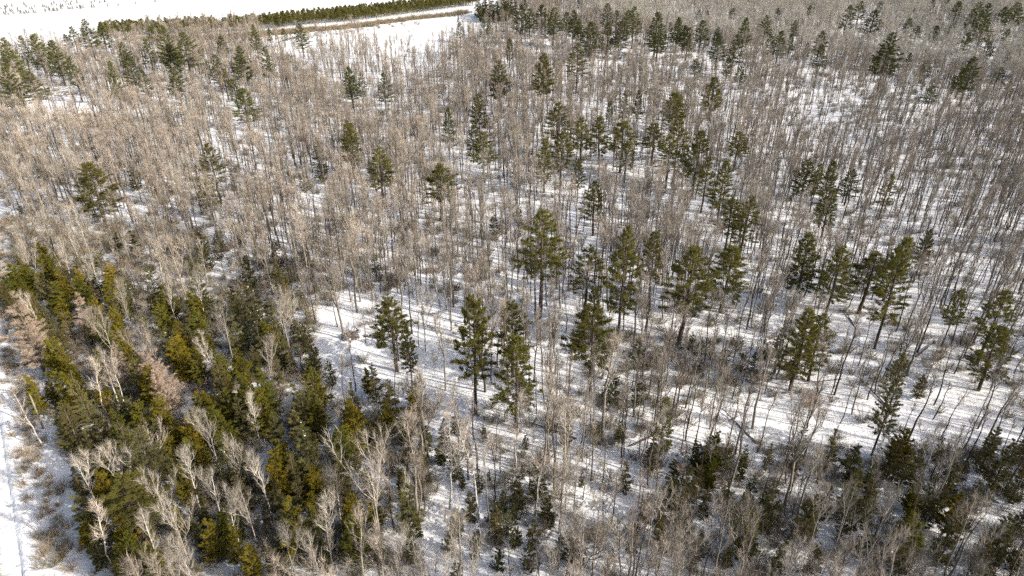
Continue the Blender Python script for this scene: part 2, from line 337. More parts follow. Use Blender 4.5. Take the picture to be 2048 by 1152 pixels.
# ------------------------------------------------------------------ object helpers
def tag(o, label=None, cat=None, group=None, kind=None):
    if label: o['label'] = label
    if cat: o['category'] = cat
    if group: o['group'] = group
    if kind: o['kind'] = kind
    return o
def obj(name, me, parent=None):
    o = bpy.data.objects.new(name, me); col.objects.link(o)
    if parent: o.parent = parent
    return o
def tree_thing(name, form, x, y, z, s, sxy, rz, label, cat, group=None, tilt=0.0):
    e = bpy.data.objects.new(name, None); col.objects.link(e); e.empty_display_size = .5
    e.location = (x, y, z - .12); e.scale = (sxy, sxy, s); e.rotation_euler = (tilt, 0, rz)
    obj('trunk', form[0], e); obj('crown', form[1], e); tag(e, label, cat, group); return e

# ================================================================== SETTING
def grid_axis(a, b, step, far, n):
    core = np.arange(a, b + step, step); k = np.linspace(0, 1, n + 1)[1:] ** 2.2
    return np.concatenate([(a - far * k)[::-1], core, b + far * k])
xs = grid_axis(-420, 420, 5, 8000, 24); ys = grid_axis(10, 760, 5, 8000, 24)
X, Y = np.meshgrid(xs, ys); Z = hgt(X, Y); nx_, ny_ = len(xs), len(ys)
I = np.arange(nx_ * ny_).reshape(ny_, nx_); A, B, C_, D_ = I[:-1, :-1], I[:-1, 1:], I[1:, 1:], I[1:, :-1]
g = G(); g.add(np.stack([X, Y, Z], -1), np.concatenate([np.stack([A, B, C_], -1).reshape(-1, 3), np.stack([A, C_, D_], -1).reshape(-1, 3)]))
me = g.mesh('snow_ground', [M['snow'], M['snow_clean']])
fc = np.zeros(len(me.polygons) * 3); me.polygons.foreach_get('center', fc); fc = fc.reshape(-1, 3)
FIELD = [(-900, 150), (0, 122), (60, 118), (215, 100), (300, 80), (445, 70), (700, 47), (990, 12), (990, -190), (-900, -190)]
PASTURE = [(540, 92), (700, 66), (930, 38), (1000, 50), (905, 95), (860, 150), (740, 185), (640, 160), (600, 120)]
fpx, fpy, _ = proj(fc[:, 0], fc[:, 1], fc[:, 2])
inf = (inpoly(fpx, fpy, FIELD) | inpoly(fpx, fpy, PASTURE)) & (fc[:, 1] > 200)
me.polygons.foreach_set('material_index', inf.astype(np.int32)); me.polygons.foreach_set('use_smooth', np.ones(len(me.polygons), bool))
tag(obj('ground', me), kind='structure')

# the ploughed road, its banks
def ribbon(name, mt, s0, s1, prof, step=1.5, jit=0.0, seed=1):
    rs = RS(seed); S = np.arange(s0, s1, step); ds = np.array([p[0] for p in prof]); hz = np.array([p[1] for p in prof])
    SS, DD = np.meshgrid(S, ds); x, y = road_pt(SS, DD)
    z = hz[:, None] + (rs.normal(0, 1, SS.shape) * jit * (hz[:, None] > .03)) + hgt(x, y); n_, m_ = len(ds), len(S)
    I = np.arange(n_ * m_).reshape(n_, m_); g = G(); a, b, c, d = I[:-1, :-1], I[:-1, 1:], I[1:, 1:], I[1:, :-1]
    g.add(np.stack([x, y, z], -1), np.concatenate([np.stack([a, c, b], -1).reshape(-1, 3), np.stack([a, d, c], -1).reshape(-1, 3)]))
    me = g.mesh(name, [mt]); me.polygons.foreach_set('use_smooth', np.ones(len(me.polygons), bool))
    at_ = me.attributes.new('across', 'FLOAT', 'POINT'); at_.data.foreach_set('value', np.repeat((ds - ds[0]) / (ds[-1] - ds[0]), m_).astype(np.float32))
    return tag(obj(name, me), kind='structure')
ribbon('road', M['snow_road'], -60, 420, [(-3.8, .02), (-2, .035), (0, .05), (2, .035), (3.8, .02)], 3)
ribbon('snow_bank', M['snow_clean'], -60, 420, [(3.82, .0), (4.0, .14), (4.25, .28), (4.6, .30), (5.0, .2), (5.6, .10), (6.4, -.05)], 1.2, .05, 2)
ribbon('far_snow_bank', M['snow_clean'], -60, 420, [(-7.4, -.05), (-6.4, .12), (-5.6, .22), (-5.0, .36), (-4.5, .34), (-4.1, .16), (-3.82, .0)], 1.2, .05, 3)
#PART2
# ================================================================== FORMS
hard = [bare_tree(100 + i, H=h, cb=cb, nb=nb, spread=sp, fork=fk, twig=tg, bark=bk, trunk_r=tr, sec=6, tw=5, asc=(18, 50), tww=.022, lean=ln, wob=.7) for i, (h, cb, nb, sp, fk, tg, bk, tr, ln) in enumerate([
    (15, .58, 17, 1.7, 0, 'twig_pink', 'bark', .15, .02), (16.5, .50, 22, 2.1, 1, 'twig', 'bark', .18, .03), (13.5, .62, 14, 1.3, 0, 'twig', 'bark_dark', .13, .05),
    (15, .42, 30, 2.5, 2, 'twig_pink', 'bark', .19, .03), (17.5, .62, 16, 1.7, 1, 'twig_pink', 'bark_dark', .18, .01), (12.5, .50, 18, 1.6, 0, 'twig', 'bark_dark', .12, .06),
    (15.5, .50, 24, 2.2, 1, 'twig', 'bark', .16, .02), (14.5, .35, 26, 2.4, 3, 'twig', 'bark', .17, .02), (16, .66, 12, 1.4, 0, 'twig_pink', 'bark_dark', .14, .04), (12, .30, 24, 2.0, 1, 'twig_pink', 'bark', .12, .05)])]
poles = [bare_tree(150 + i, H=h, cb=cb, nb=nb, spread=1.1, fork=0, twig='twig', bark=bk, trunk_r=.09, sec=4, tw=5, lean=ln) for i, (h, bk, cb, nb, ln) in enumerate([(11, 'bark_dark', .5, 10, .03), (13, 'bark', .6, 9, .02), (9.5, 'bark_dark', .45, 10, .08), (14, 'bark_dark', .6, 10, .02), (7.5, 'bark_dark', .8, 3, .03)])]
saps = [bare_tree(170 + i, H=h, cb=.25, nb=13, spread=1.0, fork=1, twig=tg, bark='bark', trunk_r=.05, sec=5, tw=5, asc=(20, 45)) for i, (h, tg) in enumerate([(6, 'twig'), (7.5, 'brush'), (5, 'twig_pink')])]
aspen = [bare_tree(190 + i, H=h, cb=.45, nb=22, spread=1.6, fork=f, twig='twig_aspen', bark='bark_pale', trunk_r=.12, sec=6, tw=9, lean=.03) for i, (h, f) in enumerate([(14, 0), (15, 1), (13, 0)])]
pale = [bare_tree(210 + i, H=h, cb=.30, nb=34, spread=sp, fork=f, twig='twig_pale', bark=b, trunk_r=.078, sec=7, tw=5, asc=(16, 38), lean=ln * .6, wob=.35, tww=.017) for i, (h, sp, f, b, ln) in enumerate([
    (13, 2.0, 2, 'bark_pale', .05), (14, 1.8, 1, 'bark_white', .03), (12, 2.2, 3, 'bark_pale', .02), (13, 1.7, 1, 'bark_white', .08), (15, 2.5, 3, 'bark_pale', .02)])]
birch = [bare_tree(230 + i, H=12, cb=.45, nb=18, spread=1.3, fork=f, twig='twig_pink', bark='bark_white', trunk_r=.09, sec=6, tw=8, lean=ln, wob=.6) for i, (f, ln) in enumerate([(0, .10), (1, .05), (0, .16)])]
pines = [pine(300 + i, H=18, cb=cb, w=w_, gap=gp, dens=d, top=tp, mt=mt) for i, (cb, w_, gp, d, tp, mt) in enumerate([
    (.33, 3.3, .12, 1.1, 'round', 'needle_pine'), (.42, 3.0, .22, 1.0, 'round', 'needle_pine'), (.27, 3.4, .14, 1.0, 'cone', 'needle_pine'),
    (.45, 3.1, .10, 1.15, 'round', 'needle_pine'), (.40, 3.2, .28, .95, 'round', 'needle_pine'), (.25, 2.9, .12, 1.1, 'cone', 'needle_pine')])]
pines_far = [pine(320 + i, H=18, cb=cb, w=3.2, gap=gp, dens=.85, top=tp, mt='needle_far') for i, (cb, gp, tp) in enumerate([(.30, .12, 'round'), (.28, .14, 'cone'), (.36, .2, 'round'), (.25, .1, 'cone')])]
pines_olive = [pine(330, H=18, cb=.32, w=3.0, gap=.1, mt='needle_olive', top='cone'), pine(331, H=18, cb=.4, w=3.4, gap=.15, mt='needle_olive')]
pines_snow = [pine(340 + i, H=18, cb=.36, w=3.3, gap=.16, dens=1.1) for i in range(2)]
cedars = [cone_tree(400 + i, H=11, cb=.1, w=w_, kind='cedar', n=n, stems=st, p=pp) for i, (w_, n, st, pp) in enumerate([(1.8, 2600, 1, .6), (2.0, 3600, 2, .55), (1.7, 2600, 1, .75), (2.1, 4200, 3, .55)])]
spruces = [cone_tree(420 + i, H=12, cb=.05, w=w_, mt=mt, kind='spruce', n=n) for i, (w_, n, mt) in enumerate([(1.6, 1900, 'needle_spruce'), (1.9, 2000, 'needle_spruce'), (1.4, 1500, 'needle_spruce')])]
firs = [cone_tree(430 + i, H=9, cb=.05, w=w_, mt='needle_dark', kind='fir', n=1500, snow=sn) for i, (w_, sn) in enumerate([(1.5, 0), (1.8, 8)])]
larches = [cone_tree(440 + i, H=15, cb=.10, w=w_, mt='larch_twig', kind='larch', n=2400, nn=6, p=.7) for i, w_ in enumerate([2.3, 1.9])]
shrubs = [shrub(460 + i, H=h, n=n, w=w_, mt=mt) for i, (h, n, w_, mt) in enumerate([(2.2, 34, 1.1, 'brush'), (1.7, 30, 1.4, 'brush'), (2.6, 36, 1.0, 'brush'), (1.5, 40, 1.2, 'brush_tan'), (1.9, 36, 1.1, 'brush_tan')])]

# ================================================================== CONIFERS read off the photograph: (panel, kind, x, y top, y crown bottom, width), in 1/2.924 pixels
PAN = {1: (0, 0), 2: (680, 0), 3: (1348, 0), 4: (0, 380), 5: (680, 380), 6: (1348, 380), 7: (0, 758), 8: (680, 758), 9: (1348, 758)}
LIST = """
1 f 490 110 240 90;1 f 580 140 240 95;1 f 410 155 240 70;1 f 375 200 260 50;1 f 20 220 400 110;1 f 110 210 300 60;1 f 190 200 350 120;1 f 300 240 380 100
1 f 20 390 560 110;1 o 165 420 570 110;1 f 400 330 470 75;1 f 640 360 500 60;1 f 700 245 350 70;1 f 745 320 460 90;1 f 850 225 340 70;1 f 830 410 510 60
1 f 890 135 200 70;1 f 950 150 340 120;1 f 1060 190 350 130;1 f 990 260 370 80;1 f 1005 390 510 95;1 f 1290 210 290 70;1 f 1255 320 440 80;1 o 1300 400 500 80
1 f 1395 270 420 100;1 f 1540 275 400 75;1 f 1360 460 560 80;1 f 1415 520 650 130;1 f 1475 140 250 60;1 f 1750 140 240 100;1 f 1655 165 210 40;1 f 1570 160 215 30
1 p 500 950 1152 200;1 s 755 940 1090 65;1 p 1215 840 1030 130;1 s 1345 970 1090 70;1 o 1190 1040 1152 110;1 s 1760 960 1100 90;1 s 1850 800 1030 75;1 f 2035 390 500 60
1 p 2030 710 890 80;1 f 1200 350 400 50;1 s 215 960 1040 50;1 s 95 760 850 40
2 f 55 390 530 80;2 f 120 420 520 55;2 f 250 425 560 80;2 p 55 720 880 115;2 p 220 860 1040 140;2 p 575 965 1140 215;2 o 930 350 530 100;2 p 1190 315 530 105
2 p 1395 260 410 115;2 f 990 225 310 55;2 p 815 545 700 85;2 f 630 630 770 60;2 p 775 730 840 70;2 p 840 770 930 130;2 p 1280 600 770 170;2 p 1200 810 980 100
2 p 1300 770 940 140;2 p 1415 690 850 110;2 p 1530 680 830 130;2 p 1660 710 870 150;2 p 1680 830 930 120;2 f 1580 590 660 50;2 f 1665 540 650 70;2 f 1750 530 640 55
2 p 1960 540 680 130;2 p 1850 720 850 120;2 p 1940 800 960 140;2 p 2030 850 960 70;2 p 1500 1060 1230 130;2 f 700 130 190 60;2 f 690 90 110 20;2 f 840 110 170 50
2 f 870 120 160 30;2 f 1060 30 150 90;2 f 1110 50 140 80;2 f 1180 30 120 80;2 f 1250 40 160 90;2 f 1330 70 150 90;2 f 1370 60 180 80;2 f 1470 130 250 110
2 f 1400 110 200 60;2 f 1570 20 110 80;2 f 1620 60 130 70;2 f 1570 130 240 80;2 f 1640 120 240 70;2 f 1690 60 150 80;2 f 1725 40 170 90;2 f 1860 75 210 100
2 f 1870 170 270 90;2 f 1980 100 190 60;2 f 1930 130 210 50;2 f 2020 150 230 70;2 p 1400 930 1010 70;2 f 1270 0 30 40;2 f 1400 -10 20 40;2 f 1080 -5 40 60
2 d 820 15 90 50;2 d 850 5 100 60;2 d 885 12 108 60;2 d 915 8 110 60;2 d 950 22 112 60;2 d 985 18 105 60;2 d 870 40 115 50;2 d 930 45 118 50;2 d 1000 35 100 50
3 f 30 105 210 70;3 f 90 160 260 80;3 f 170 120 210 80;3 f 260 155 230 50;3 f 270 210 310 110;3 f 370 200 330 80;3 f 425 105 220 70;3 f 550 85 180 65
3 f 570 200 290 70;3 f 630 180 290 90;3 f 690 200 270 50;3 f 715 115 180 60;3 f 870 180 260 70;3 f 870 260 360 80;3 f 785 250 300 40;3 f 345 45 85 45
3 f 150 55 95 40;3 f 200 60 90 40;3 f 615 45 75 40;3 f 805 25 70 50;3 f 1030 30 130 80;3 f 1100 5 90 80;3 f 1180 60 160 110;3 f 1210 5 50 40
3 f 1380 105 160 60;3 f 1430 150 205 70;3 f 1540 150 210 60;3 f 1620 130 170 40;3 f 1520 -5 30 60;3 f 1600 -5 40 60;3 f 1670 10 90 90;3 f 1790 10 130 90
3 f 1850 20 130 80;3 f 1830 100 210 160;3 f 1940 40 110 80;3 f 2020 10 110 110;3 f 1720 190 280 70;3 f 1960 170 220 60;3 f 1850 240 300 70;3 f 1280 190 390 130
3 f 1200 340 380 60;3 f 1760 335 490 120;3 f 1700 400 490 80;3 f 1910 390 460 90;3 f 1980 460 500 40;3 f 1520 500 550 80;3 f 1385 310 360 40;3 f 1480 350 420 90
3 f 1640 440 480 40;3 f 135 340 410 60;3 f 320 340 400 60;3 f 400 380 440 60;3 p 240 450 580 150;3 p 20 550 660 90;3 p 40 700 900 120;3 p 160 760 970 140
3 p 385 770 880 115;3 p 200 960 1110 110;3 p 310 940 1140 110;3 p 800 930 1090 110;3 p 860 960 1110 70;3 p 940 940 1152 80;3 f 1050 990 1100 100;3 p 1270 1020 1130 90
4 d 845 140 210 30;4 s 660 230 320 70;4 d 1380 190 300 80;4 c 210 290 420 80;4 s 95 60 140 40;4 d 215 0 60 40
4 c 60 430 560 110;4 c 150 430 540 90;4 c 20 500 640 90;4 c 330 460 590 130;4 c 300 540 640 110;4 c 440 460 560 70;4 c 640 430 590 110;4 c 620 520 660 100
4 c 950 560 700 110;4 c 920 650 740 90;4 c 1110 590 720 110;4 c 1130 690 800 130;4 c 540 620 700 60;4 c 510 640 720 70;4 c 1000 850 990 130;4 c 560 930 1050 70
4 c 740 900 1000 80;4 c 680 790 870 80;4 c 1290 960 1090 90;4 c 1380 920 1060 110;4 c 1430 1080 1152 80;4 c 1260 930 1050 60;4 c 340 620 700 60;4 c 1030 760 860 100
4 c 1170 780 870 90;4 c 150 1080 1152 70;4 c 450 1060 1130 50;4 s 260 560 700 90;4 s 230 660 900 110;4 s 290 760 960 120;4 s 350 690 850 80;4 s 490 740 880 80
4 s 870 580 700 70;4 d 760 230 360 70;4 s 1400 740 900 80;4 s 200 470 620 100;4 d 560 330 430 80;4 d 1560 420 540 80;4 d 1110 370 470 60;4 s 430 400 500 60
4 l 60 600 1000 220;4 l 130 720 980 150;4 l 440 600 780 90;4 l 840 920 1130 150;4 l 930 980 1180 120;4 l 660 880 1010 90
7 l 900 -60 190 190;7 d 690 60 240 110;7 d 740 110 260 80;7 s 380 140 300 90;7 s 320 190 310 80;7 s 475 280 460 80;7 s 590 225 400 80;7 d 900 230 310 70
7 s 410 500 640 70;7 s 440 560 720 90;7 s 480 680 820 100;7 d 530 900 1080 110;7 g 1580 560 780 90;7 g 1530 700 830 60;7 g 985 610 680 30;7 g 650 1040 1152 80
7 g 1130 1060 1152 60;7 b 790 300 500 190;7 p 700 580 800 290;7 d 1700 420 600 180;7 c 1970 280 420 140;7 c 1000 220 330 110;7 c 970 320 430 120;7 c 1090 340 440 130
7 c 1150 60 200 150;7 c 1230 120 260 170;7 c 1310 60 220 170;7 c 1120 180 300 120;7 c 600 450 600 130;7 c 560 520 650 110;7 c 1040 500 620 90;7 c 160 0 120 70
7 c 720 900 1040 130;7 c 870 980 1120 130;7 c 680 960 1080 90;7 c 1200 820 930 110;7 c 1430 960 1060 100;7 c 1820 660 760 90;7 c 2020 700 820 80;7 c 1340 850 960 80
7 c 1150 380 470 90;7 d 1250 900 1000 90;7 d 1620 900 1010 90;7 d 1880 980 1100 90
8 c 60 670 830 120;8 c 60 790 930 150;8 d 40 930 1050 110;8 p 1920 110 290 110;8 d 1160 450 660 120;8 s 490 250 370 90;8 d 960 640 710 60;8 s 1040 560 740 100
8 s 400 850 1050 80;8 g 680 740 820 80;8 s 760 650 720 80;8 d 1650 240 320 70;8 s 1130 800 880 80;8 d 1030 840 900 80;8 s 680 1060 1140 90;8 s 440 120 250 60
5 p 1180 120 470 230;5 p 1450 340 560 190;5 p 1490 570 700 110;5 p 1690 220 600 190;5 p 1850 250 490 130;5 g 895 85 250 50;5 g 945 140 220 40;5 g 1050 90 180 60
5 w 290 620 870 220;5 w 770 600 1020 220;5 w 1010 640 900 180;5 p 1030 860 1152 230;5 p 1500 680 970 250;5 d 730 380 470 70;5 d 200 370 460 110;5 p 390 800 900 90
6 p 110 340 650 260;6 p 340 330 540 230;6 p 345 50 230 130;6 p 440 45 260 170;6 p 800 255 480 160;6 p 990 330 560 170;6 p 1180 370 560 210;6 p 1380 280 640 150
6 p 1320 330 500 110;6 p 1500 240 400 90;6 p 800 700 960 180;6 p 890 730 940 160;6 p 1950 590 820 160;6 p 1940 800 1000 190;6 p 1690 580 750 90;6 p 1340 950 1130 110
6 p 930 0 70 110;6 s 1480 1060 1150 110;6 d 620 850 960 110;6 d 560 880 980 90
9 d 775 240 400 60;9 d 265 290 430 70;9 d 340 400 500 60;9 d 430 380 500 60;9 d 130 350 450 60;9 d 1080 370 560 140;9 g 830 670 900 120;9 o 1320 -20 250 110
9 c 1430 790 950 170;9 s 2000 350 600 120;9 d 1450 450 560 80;9 g 170 860 1020 130;9 g 860 950 1080 120;9 d 1180 500 640 110;9 g 1200 640 780 90;9 s 1600 620 760 110;9 s 1760 700 850 120
9 s 1900 560 700 110;9 d 340 640 780 90;9 d 560 640 740 80;9 g 400 700 800 80;9 g 1850 1000 1100 110
"""
KIND = {'p': ('white_pine', 'pine', pines), 'f': ('white_pine', 'pine', pines_far), 'o': ('white_pine', 'pine', pines_olive), 'w': ('white_pine', 'pine', pines_snow),
        'b': ('white_pine', 'pine', pines_olive), 'c': ('cedar_tree', 'cedar', cedars), 's': ('spruce_tree', 'spruce', spruces), 'g': ('spruce_tree', 'spruce', spruces),
        'd': ('fir_tree', 'fir', firs), 'l': ('larch_tree', 'larch', larches)}
CB = {'p': .39, 'f': .39, 'o': .36, 'w': .36, 'b': .36, 'c': .12, 's': .05, 'g': .05, 'd': .05, 'l': .1}
HR = {'p': (11, 23), 'f': (9, 21), 'o': (10, 21), 'w': (13, 22), 'b': (12, 15), 'c': (7, 13), 's': (5, 15), 'g': (5, 14), 'd': (4, 13), 'l': (9, 18)}
COLR = {'p': 'dark green', 'f': 'dark green', 'o': 'pale olive', 'w': 'snow-flecked green', 'b': 'yellow-green', 'c': 'golden green', 's': 'olive green', 'g': 'olive green', 'd': 'blackish green', 'l': 'leafless tan'}
REG = [(lambda x, y: y < 42 and 940 < x < 1050, 'in the copse ending the planted rows'),
       (lambda x, y: y < 100 and x < 640, 'along the open snowfield edge'),
       (lambda x, y: y < 70 and x < 1360, 'beyond the small snowy pasture'),
       (lambda x, y: y < 60 and x >= 1360, 'in the farthest pale wood'),
       (lambda x, y: y < 180 and x >= 1640, 'in the hazy far wood'),
       (lambda x, y: y < 200 and x >= 1200, 'in the belt before the pale wood'),
       (lambda x, y: y < 250 and x < 560, 'among hardwoods below the snowfield'),
       (lambda x, y: y < 250, 'among hardwoods below the pasture'),
       (lambda x, y: y < 470 and x < 560, 'above the cedar swamp'),
       (lambda x, y: y < 350 and 1060 < x < 1500, 'in the mid-wood pine clump'),
       (lambda x, y: y < 400 and x < 1100, 'uphill of the snowy clearing'),
       (lambda x, y: y < 460 and x >= 1100, 'past the pine clump'),
       (lambda x, y: x >= 1540 and y < 760, 'among thin leaning poles'),
       (lambda x, y: x >= 1040 and y < 640, 'just beyond the clearing'),
       (lambda x, y: 640 < x < 1240 and y < 760, 'around the snowy clearing'),
       (lambda x, y: x < 240 and y < 760, 'in the swamp beside the road'),
       (lambda x, y: y < 760 and x < 640, 'in the cedar swamp'),
       (lambda x, y: x < 260, 'fronting the roadside brush'),
       (lambda x, y: x < 480, 'in the thick swamp by the road'),
       (lambda x, y: x < 800, 'among pale birches before the lane'),
       (lambda x, y: x < 1380, 'along the shaded snowy lane'),
       (lambda x, y: y < 900, 'bordering the bright snow opening'),
       (lambda x, y: True, 'in the thicket past the opening')]
def region(x, y):
    for fn, ph in REG:
        if fn(x, y): return ph
ORD = ['first', 'second', 'third', 'fourth', 'fifth', 'sixth', 'seventh', 'eighth', 'ninth', 'tenth', 'eleventh', 'twelfth', 'thirteenth', 'fourteenth', 'fifteenth', 'sixteenth', 'seventeenth', 'eighteenth', 'nineteenth']
for tens, tenth in (('twenty', 'twentieth'), ('thirty', 'thirtieth'), ('forty', 'fortieth'), ('fifty', 'fiftieth'), ('sixty', 'sixtieth'), ('seventy', 'seventieth')):
    ORD += [tenth] + [tens + '-' + q for q in ORD[:9]]
R0 = RS(7); things = []; used = []
def vpx(x, y, z):
    a = proj(x, y, z)[1]; b = proj(x, y, z + 1)[1]; return float(a - b)
for k, rec in enumerate(q for ln in LIST.strip().split('\n') for q in ln.split(';')):
    p_, kd, X_, T_, B_, W_ = rec.split(); ox, oy = PAN[int(p_)]
    px, pt, pb, pw = ox + float(X_) / 2.924, oy + float(T_) / 2.924, oy + float(B_) / 2.924, float(W_) / 2.924
    H = 12.0; pb += (0 if kd in 'csdgl' else 3)
    for _ in range(4):
        x, y, z = at(px, pt, H); H = 1.1 * (pb - pt) / vpx(x, y, z + H * .6) / (1 - CB[kd]); H = min(max(H, HR[kd][0]), HR[kd][1])
    x, y, z = at(px, pt, H); dep = float(proj(x, y, z + H * .6)[2]); forms = KIND[kd][2]; fm = forms[k % len(forms)]
    hw = pw / 2 / FPX * dep; s = H / fm[2]; cf = kd in 'csdgl'; sxy = min(max(hw * (1.1 if cf else 1.4) / fm[3], (.6 if cf else .78) * s), (1.35 if cf else 2.0) * s)
    H = H * 1.08; things.append(dict(kd=kd, px=px, py=pt, x=x, y=y, z=z, s=s, sxy=sxy, H=H, fm=fm, asp=hw * 2 / H)); used.append((x, y, 1.2))

# pale bare trees read off the photograph: panel, x top, y top, x base, y base, form
PALE = """
4 470 60 540 430 1;4 560 390 610 640 3;4 680 540 740 740 0;4 560 690 640 850 2;4 1010 430 1060 670 0;4 800 790 830 940 4;4 1180 830 1230 1010 1;4 1290 690 1360 910 0
4 330 280 370 380 3;4 110 310 180 440 2;4 500 980 580 1140 5;4 600 970 690 1120 6;4 630 960 700 1100 7;4 150 600 200 690 3;4 400 230 450 330 3;4 1640 640 1740 880 2;4 1130 480 1150 640 3
4 1540 880 1560 1140 0;4 1440 100 1450 300 3;4 950 500 960 640 1;4 700 150 760 400 5;4 880 300 950 500 6;4 1600 560 1650 760 0;4 1300 100 1330 330 3
7 1470 100 1540 430 1;7 1180 180 1210 300 2;7 1060 400 1110 510 3;7 640 370 665 490 2;7 450 470 500 640 3;7 880 540 940 620 4;7 820 790 910 1090 5;7 980 700 1070 860 4
7 1300 630 1370 870 1;7 1400 600 1430 780 0;7 1580 820 1730 1145 2;7 1880 740 1960 940 0;7 1820 920 1870 1150 1;7 980 1000 1120 1110 2;7 1210 520 1290 700 3;7 1320 330 1370 480 0
7 1040 940 1060 1140 3;7 500 720 545 790 5;7 1500 450 1540 620 3;7 1950 560 1990 760 0;7 90 40 130 130 6
8 190 330 230 960 4;8 395 520 405 850 1;8 1110 380 1140 790 7;8 1530 600 1480 820 4;8 1390 450 1400 700 0;8 1850 640 1830 820 2;8 1440 100 1420 420 3;8 1340 400 1330 640 1;8 760 900 740 1150 4;8 1250 960 1210 1150 3;8 300 880 330 1150 0;8 1980 900 1960 1152 4
8 1060 60 1030 520 5;8 620 200 640 760 6;8 820 300 815 820 7
9 230 720 240 1152 4;9 540 740 400 1140 0;9 910 620 870 850 2;9 1070 630 1060 900 4;9 740 940 720 1152 1;9 1690 690 1560 1010 5;9 1300 620 1240 900 3;9 60 880 20 1130 2;9 720 400 690 800 0;9 1180 330 1120 620 1;9 1500 900 1480 1152 4
5 630 420 640 760 0;5 470 560 500 940 0;5 1230 520 1230 700 3;6 300 600 280 960 0;9 250 0 180 480 4
"""
pform = pale + birch
for k, rec in enumerate(q for ln in PALE.strip().split('\n') for q in ln.split(';')):
    p_, X_, T_, XB, YB, F_ = rec.split(); ox, oy = PAN[int(p_)]; f = int(F_)
    bx, by = ox + float(XB) / 2.924, oy + float(YB) / 2.924; tx, ty = ox + float(X_) / 2.924, oy + float(T_) / 2.924
    # visible stretch is often only the upper part of the tree: keep the top where the photograph has it
    H = 9.0 if f >= 5 else 12.0
    x, y, z = at(bx, by, 0); Hh = (by - ty) / vpx(x, y, z + 6)
    if Hh < 8: H = 10.5; x, y, z = at(tx, ty, H)
    else: H = min(Hh, 17)
    fm = pform[f]; s = H / fm[2]
    things.append(dict(kd='B' if f >= 5 or f in (1, 3) else 'A', px=tx, py=ty, x=x, y=y, z=z, s=s, sxy=s * R0.uniform(.9, 1.25), H=H, fm=fm, asp=.3 if f >= 5 else .5)); used.append((x, y, 1.5))
KIND['A'] = ('pale_hardwood', 'pale hardwood', None); KIND['B'] = ('birch_tree', 'birch', None); COLR['A'] = 'silvery leafless'; COLR['B'] = 'white-stemmed leafless'

# a few hidden-in-part swamp conifers between those read off
SW = [(0, 560), (250, 560), (560, 700), (650, 980), (600, 1152), (200, 1152), (130, 900), (60, 760)]
THK = [(1380, 930), (1700, 940), (2048, 900), (2048, 1152), (1250, 1152), (1300, 1000)]
def fill(poly, n, kinds, hr, seed):
    rs = RS(seed); xs_ = [p[0] for p in poly]; ys_ = [p[1] for p in poly]; c = 0
    while c < n:
        qx, qy = rs.uniform(min(xs_), max(xs_)), rs.uniform(min(ys_), max(ys_))
        if not inpoly(qx, qy, poly): continue
        kd = kinds[rs.randint(len(kinds))]; H = rs.uniform(*hr); x, y, z = at(qx, qy, 0)
        if any((x - u[0]) ** 2 + (y - u[1]) ** 2 < 2.6 for u in used): continue
        fm = KIND[kd][2][rs.randint(len(KIND[kd][2]))]; tp = proj(x, y, z + H)
        things.append(dict(kd=kd, px=float(tp[0]), py=float(tp[1]), x=x, y=y, z=z, s=H / fm[2], sxy=H / fm[2] * rs.uniform(.9, 1.25), H=H, fm=fm, asp=.33)); used.append((x, y, 1.2)); c += 1
fill(SW, 92, 'ccsdsgc', (5, 9.5), 11); fill(THK, 64, 'sgsgc', (4, 8), 12); fill([(1140, 640), (1600, 690), (1600, 800), (1150, 820)], 14, 'sgd', (3, 6.5), 17); fill([(950, 30), (1035, 30), (1040, 50), (945, 50)], 26, 'd', (8, 12), 16)
fill([(640, 760), (850, 800), (850, 1152), (600, 1152), (560, 980)], 36, 'dsgc', (4, 9), 13); fill([(860, 850), (1300, 900), (1300, 1152), (900, 1152)], 32, 'dsg', (2.5, 6.5), 14)
fill([(400, 480), (640, 520), (640, 760), (500, 760), (380, 600)], 34, 'dsds', (5, 9), 15)

# labels: look, region, place among its like in that region
byk = {}
for t in things:
    t['reg'] = region(t['px'], t['py']); byk.setdefault((t['reg'], KIND[t['kd']][1]), []).append(t)
for (rg, ct), L_ in byk.items():
    L_.sort(key=lambda t: t['px']); hs = sorted(t['H'] for t in L_)
    for i, t in enumerate(L_):
        size = 'tall' if t['H'] > hs[int(len(hs) * .66)] - .01 and len(L_) > 1 and t['H'] > 12 else 'small' if t['H'] < 7 else 'mid-sized'
        shp = 'broad' if t['asp'] > .42 else 'narrow'
        o_ = ORD[i] + ' from left' if len(L_) > 1 else 'the only one'
        t['label'] = '%s %s %s %s %s, %s' % (size, shp, COLR[t['kd']].replace('dark green', 'green').replace('leafless', '').strip(), ct, rg, o_)
for t in things:
    nm, ct, _ = KIND[t['kd']]
    tree_thing(nm, t['fm'], t['x'], t['y'], t['z'], t['s'], t['sxy'], R0.uniform(0, 6.28), t['label'], ct, ct + ' trees ' + t['reg'])

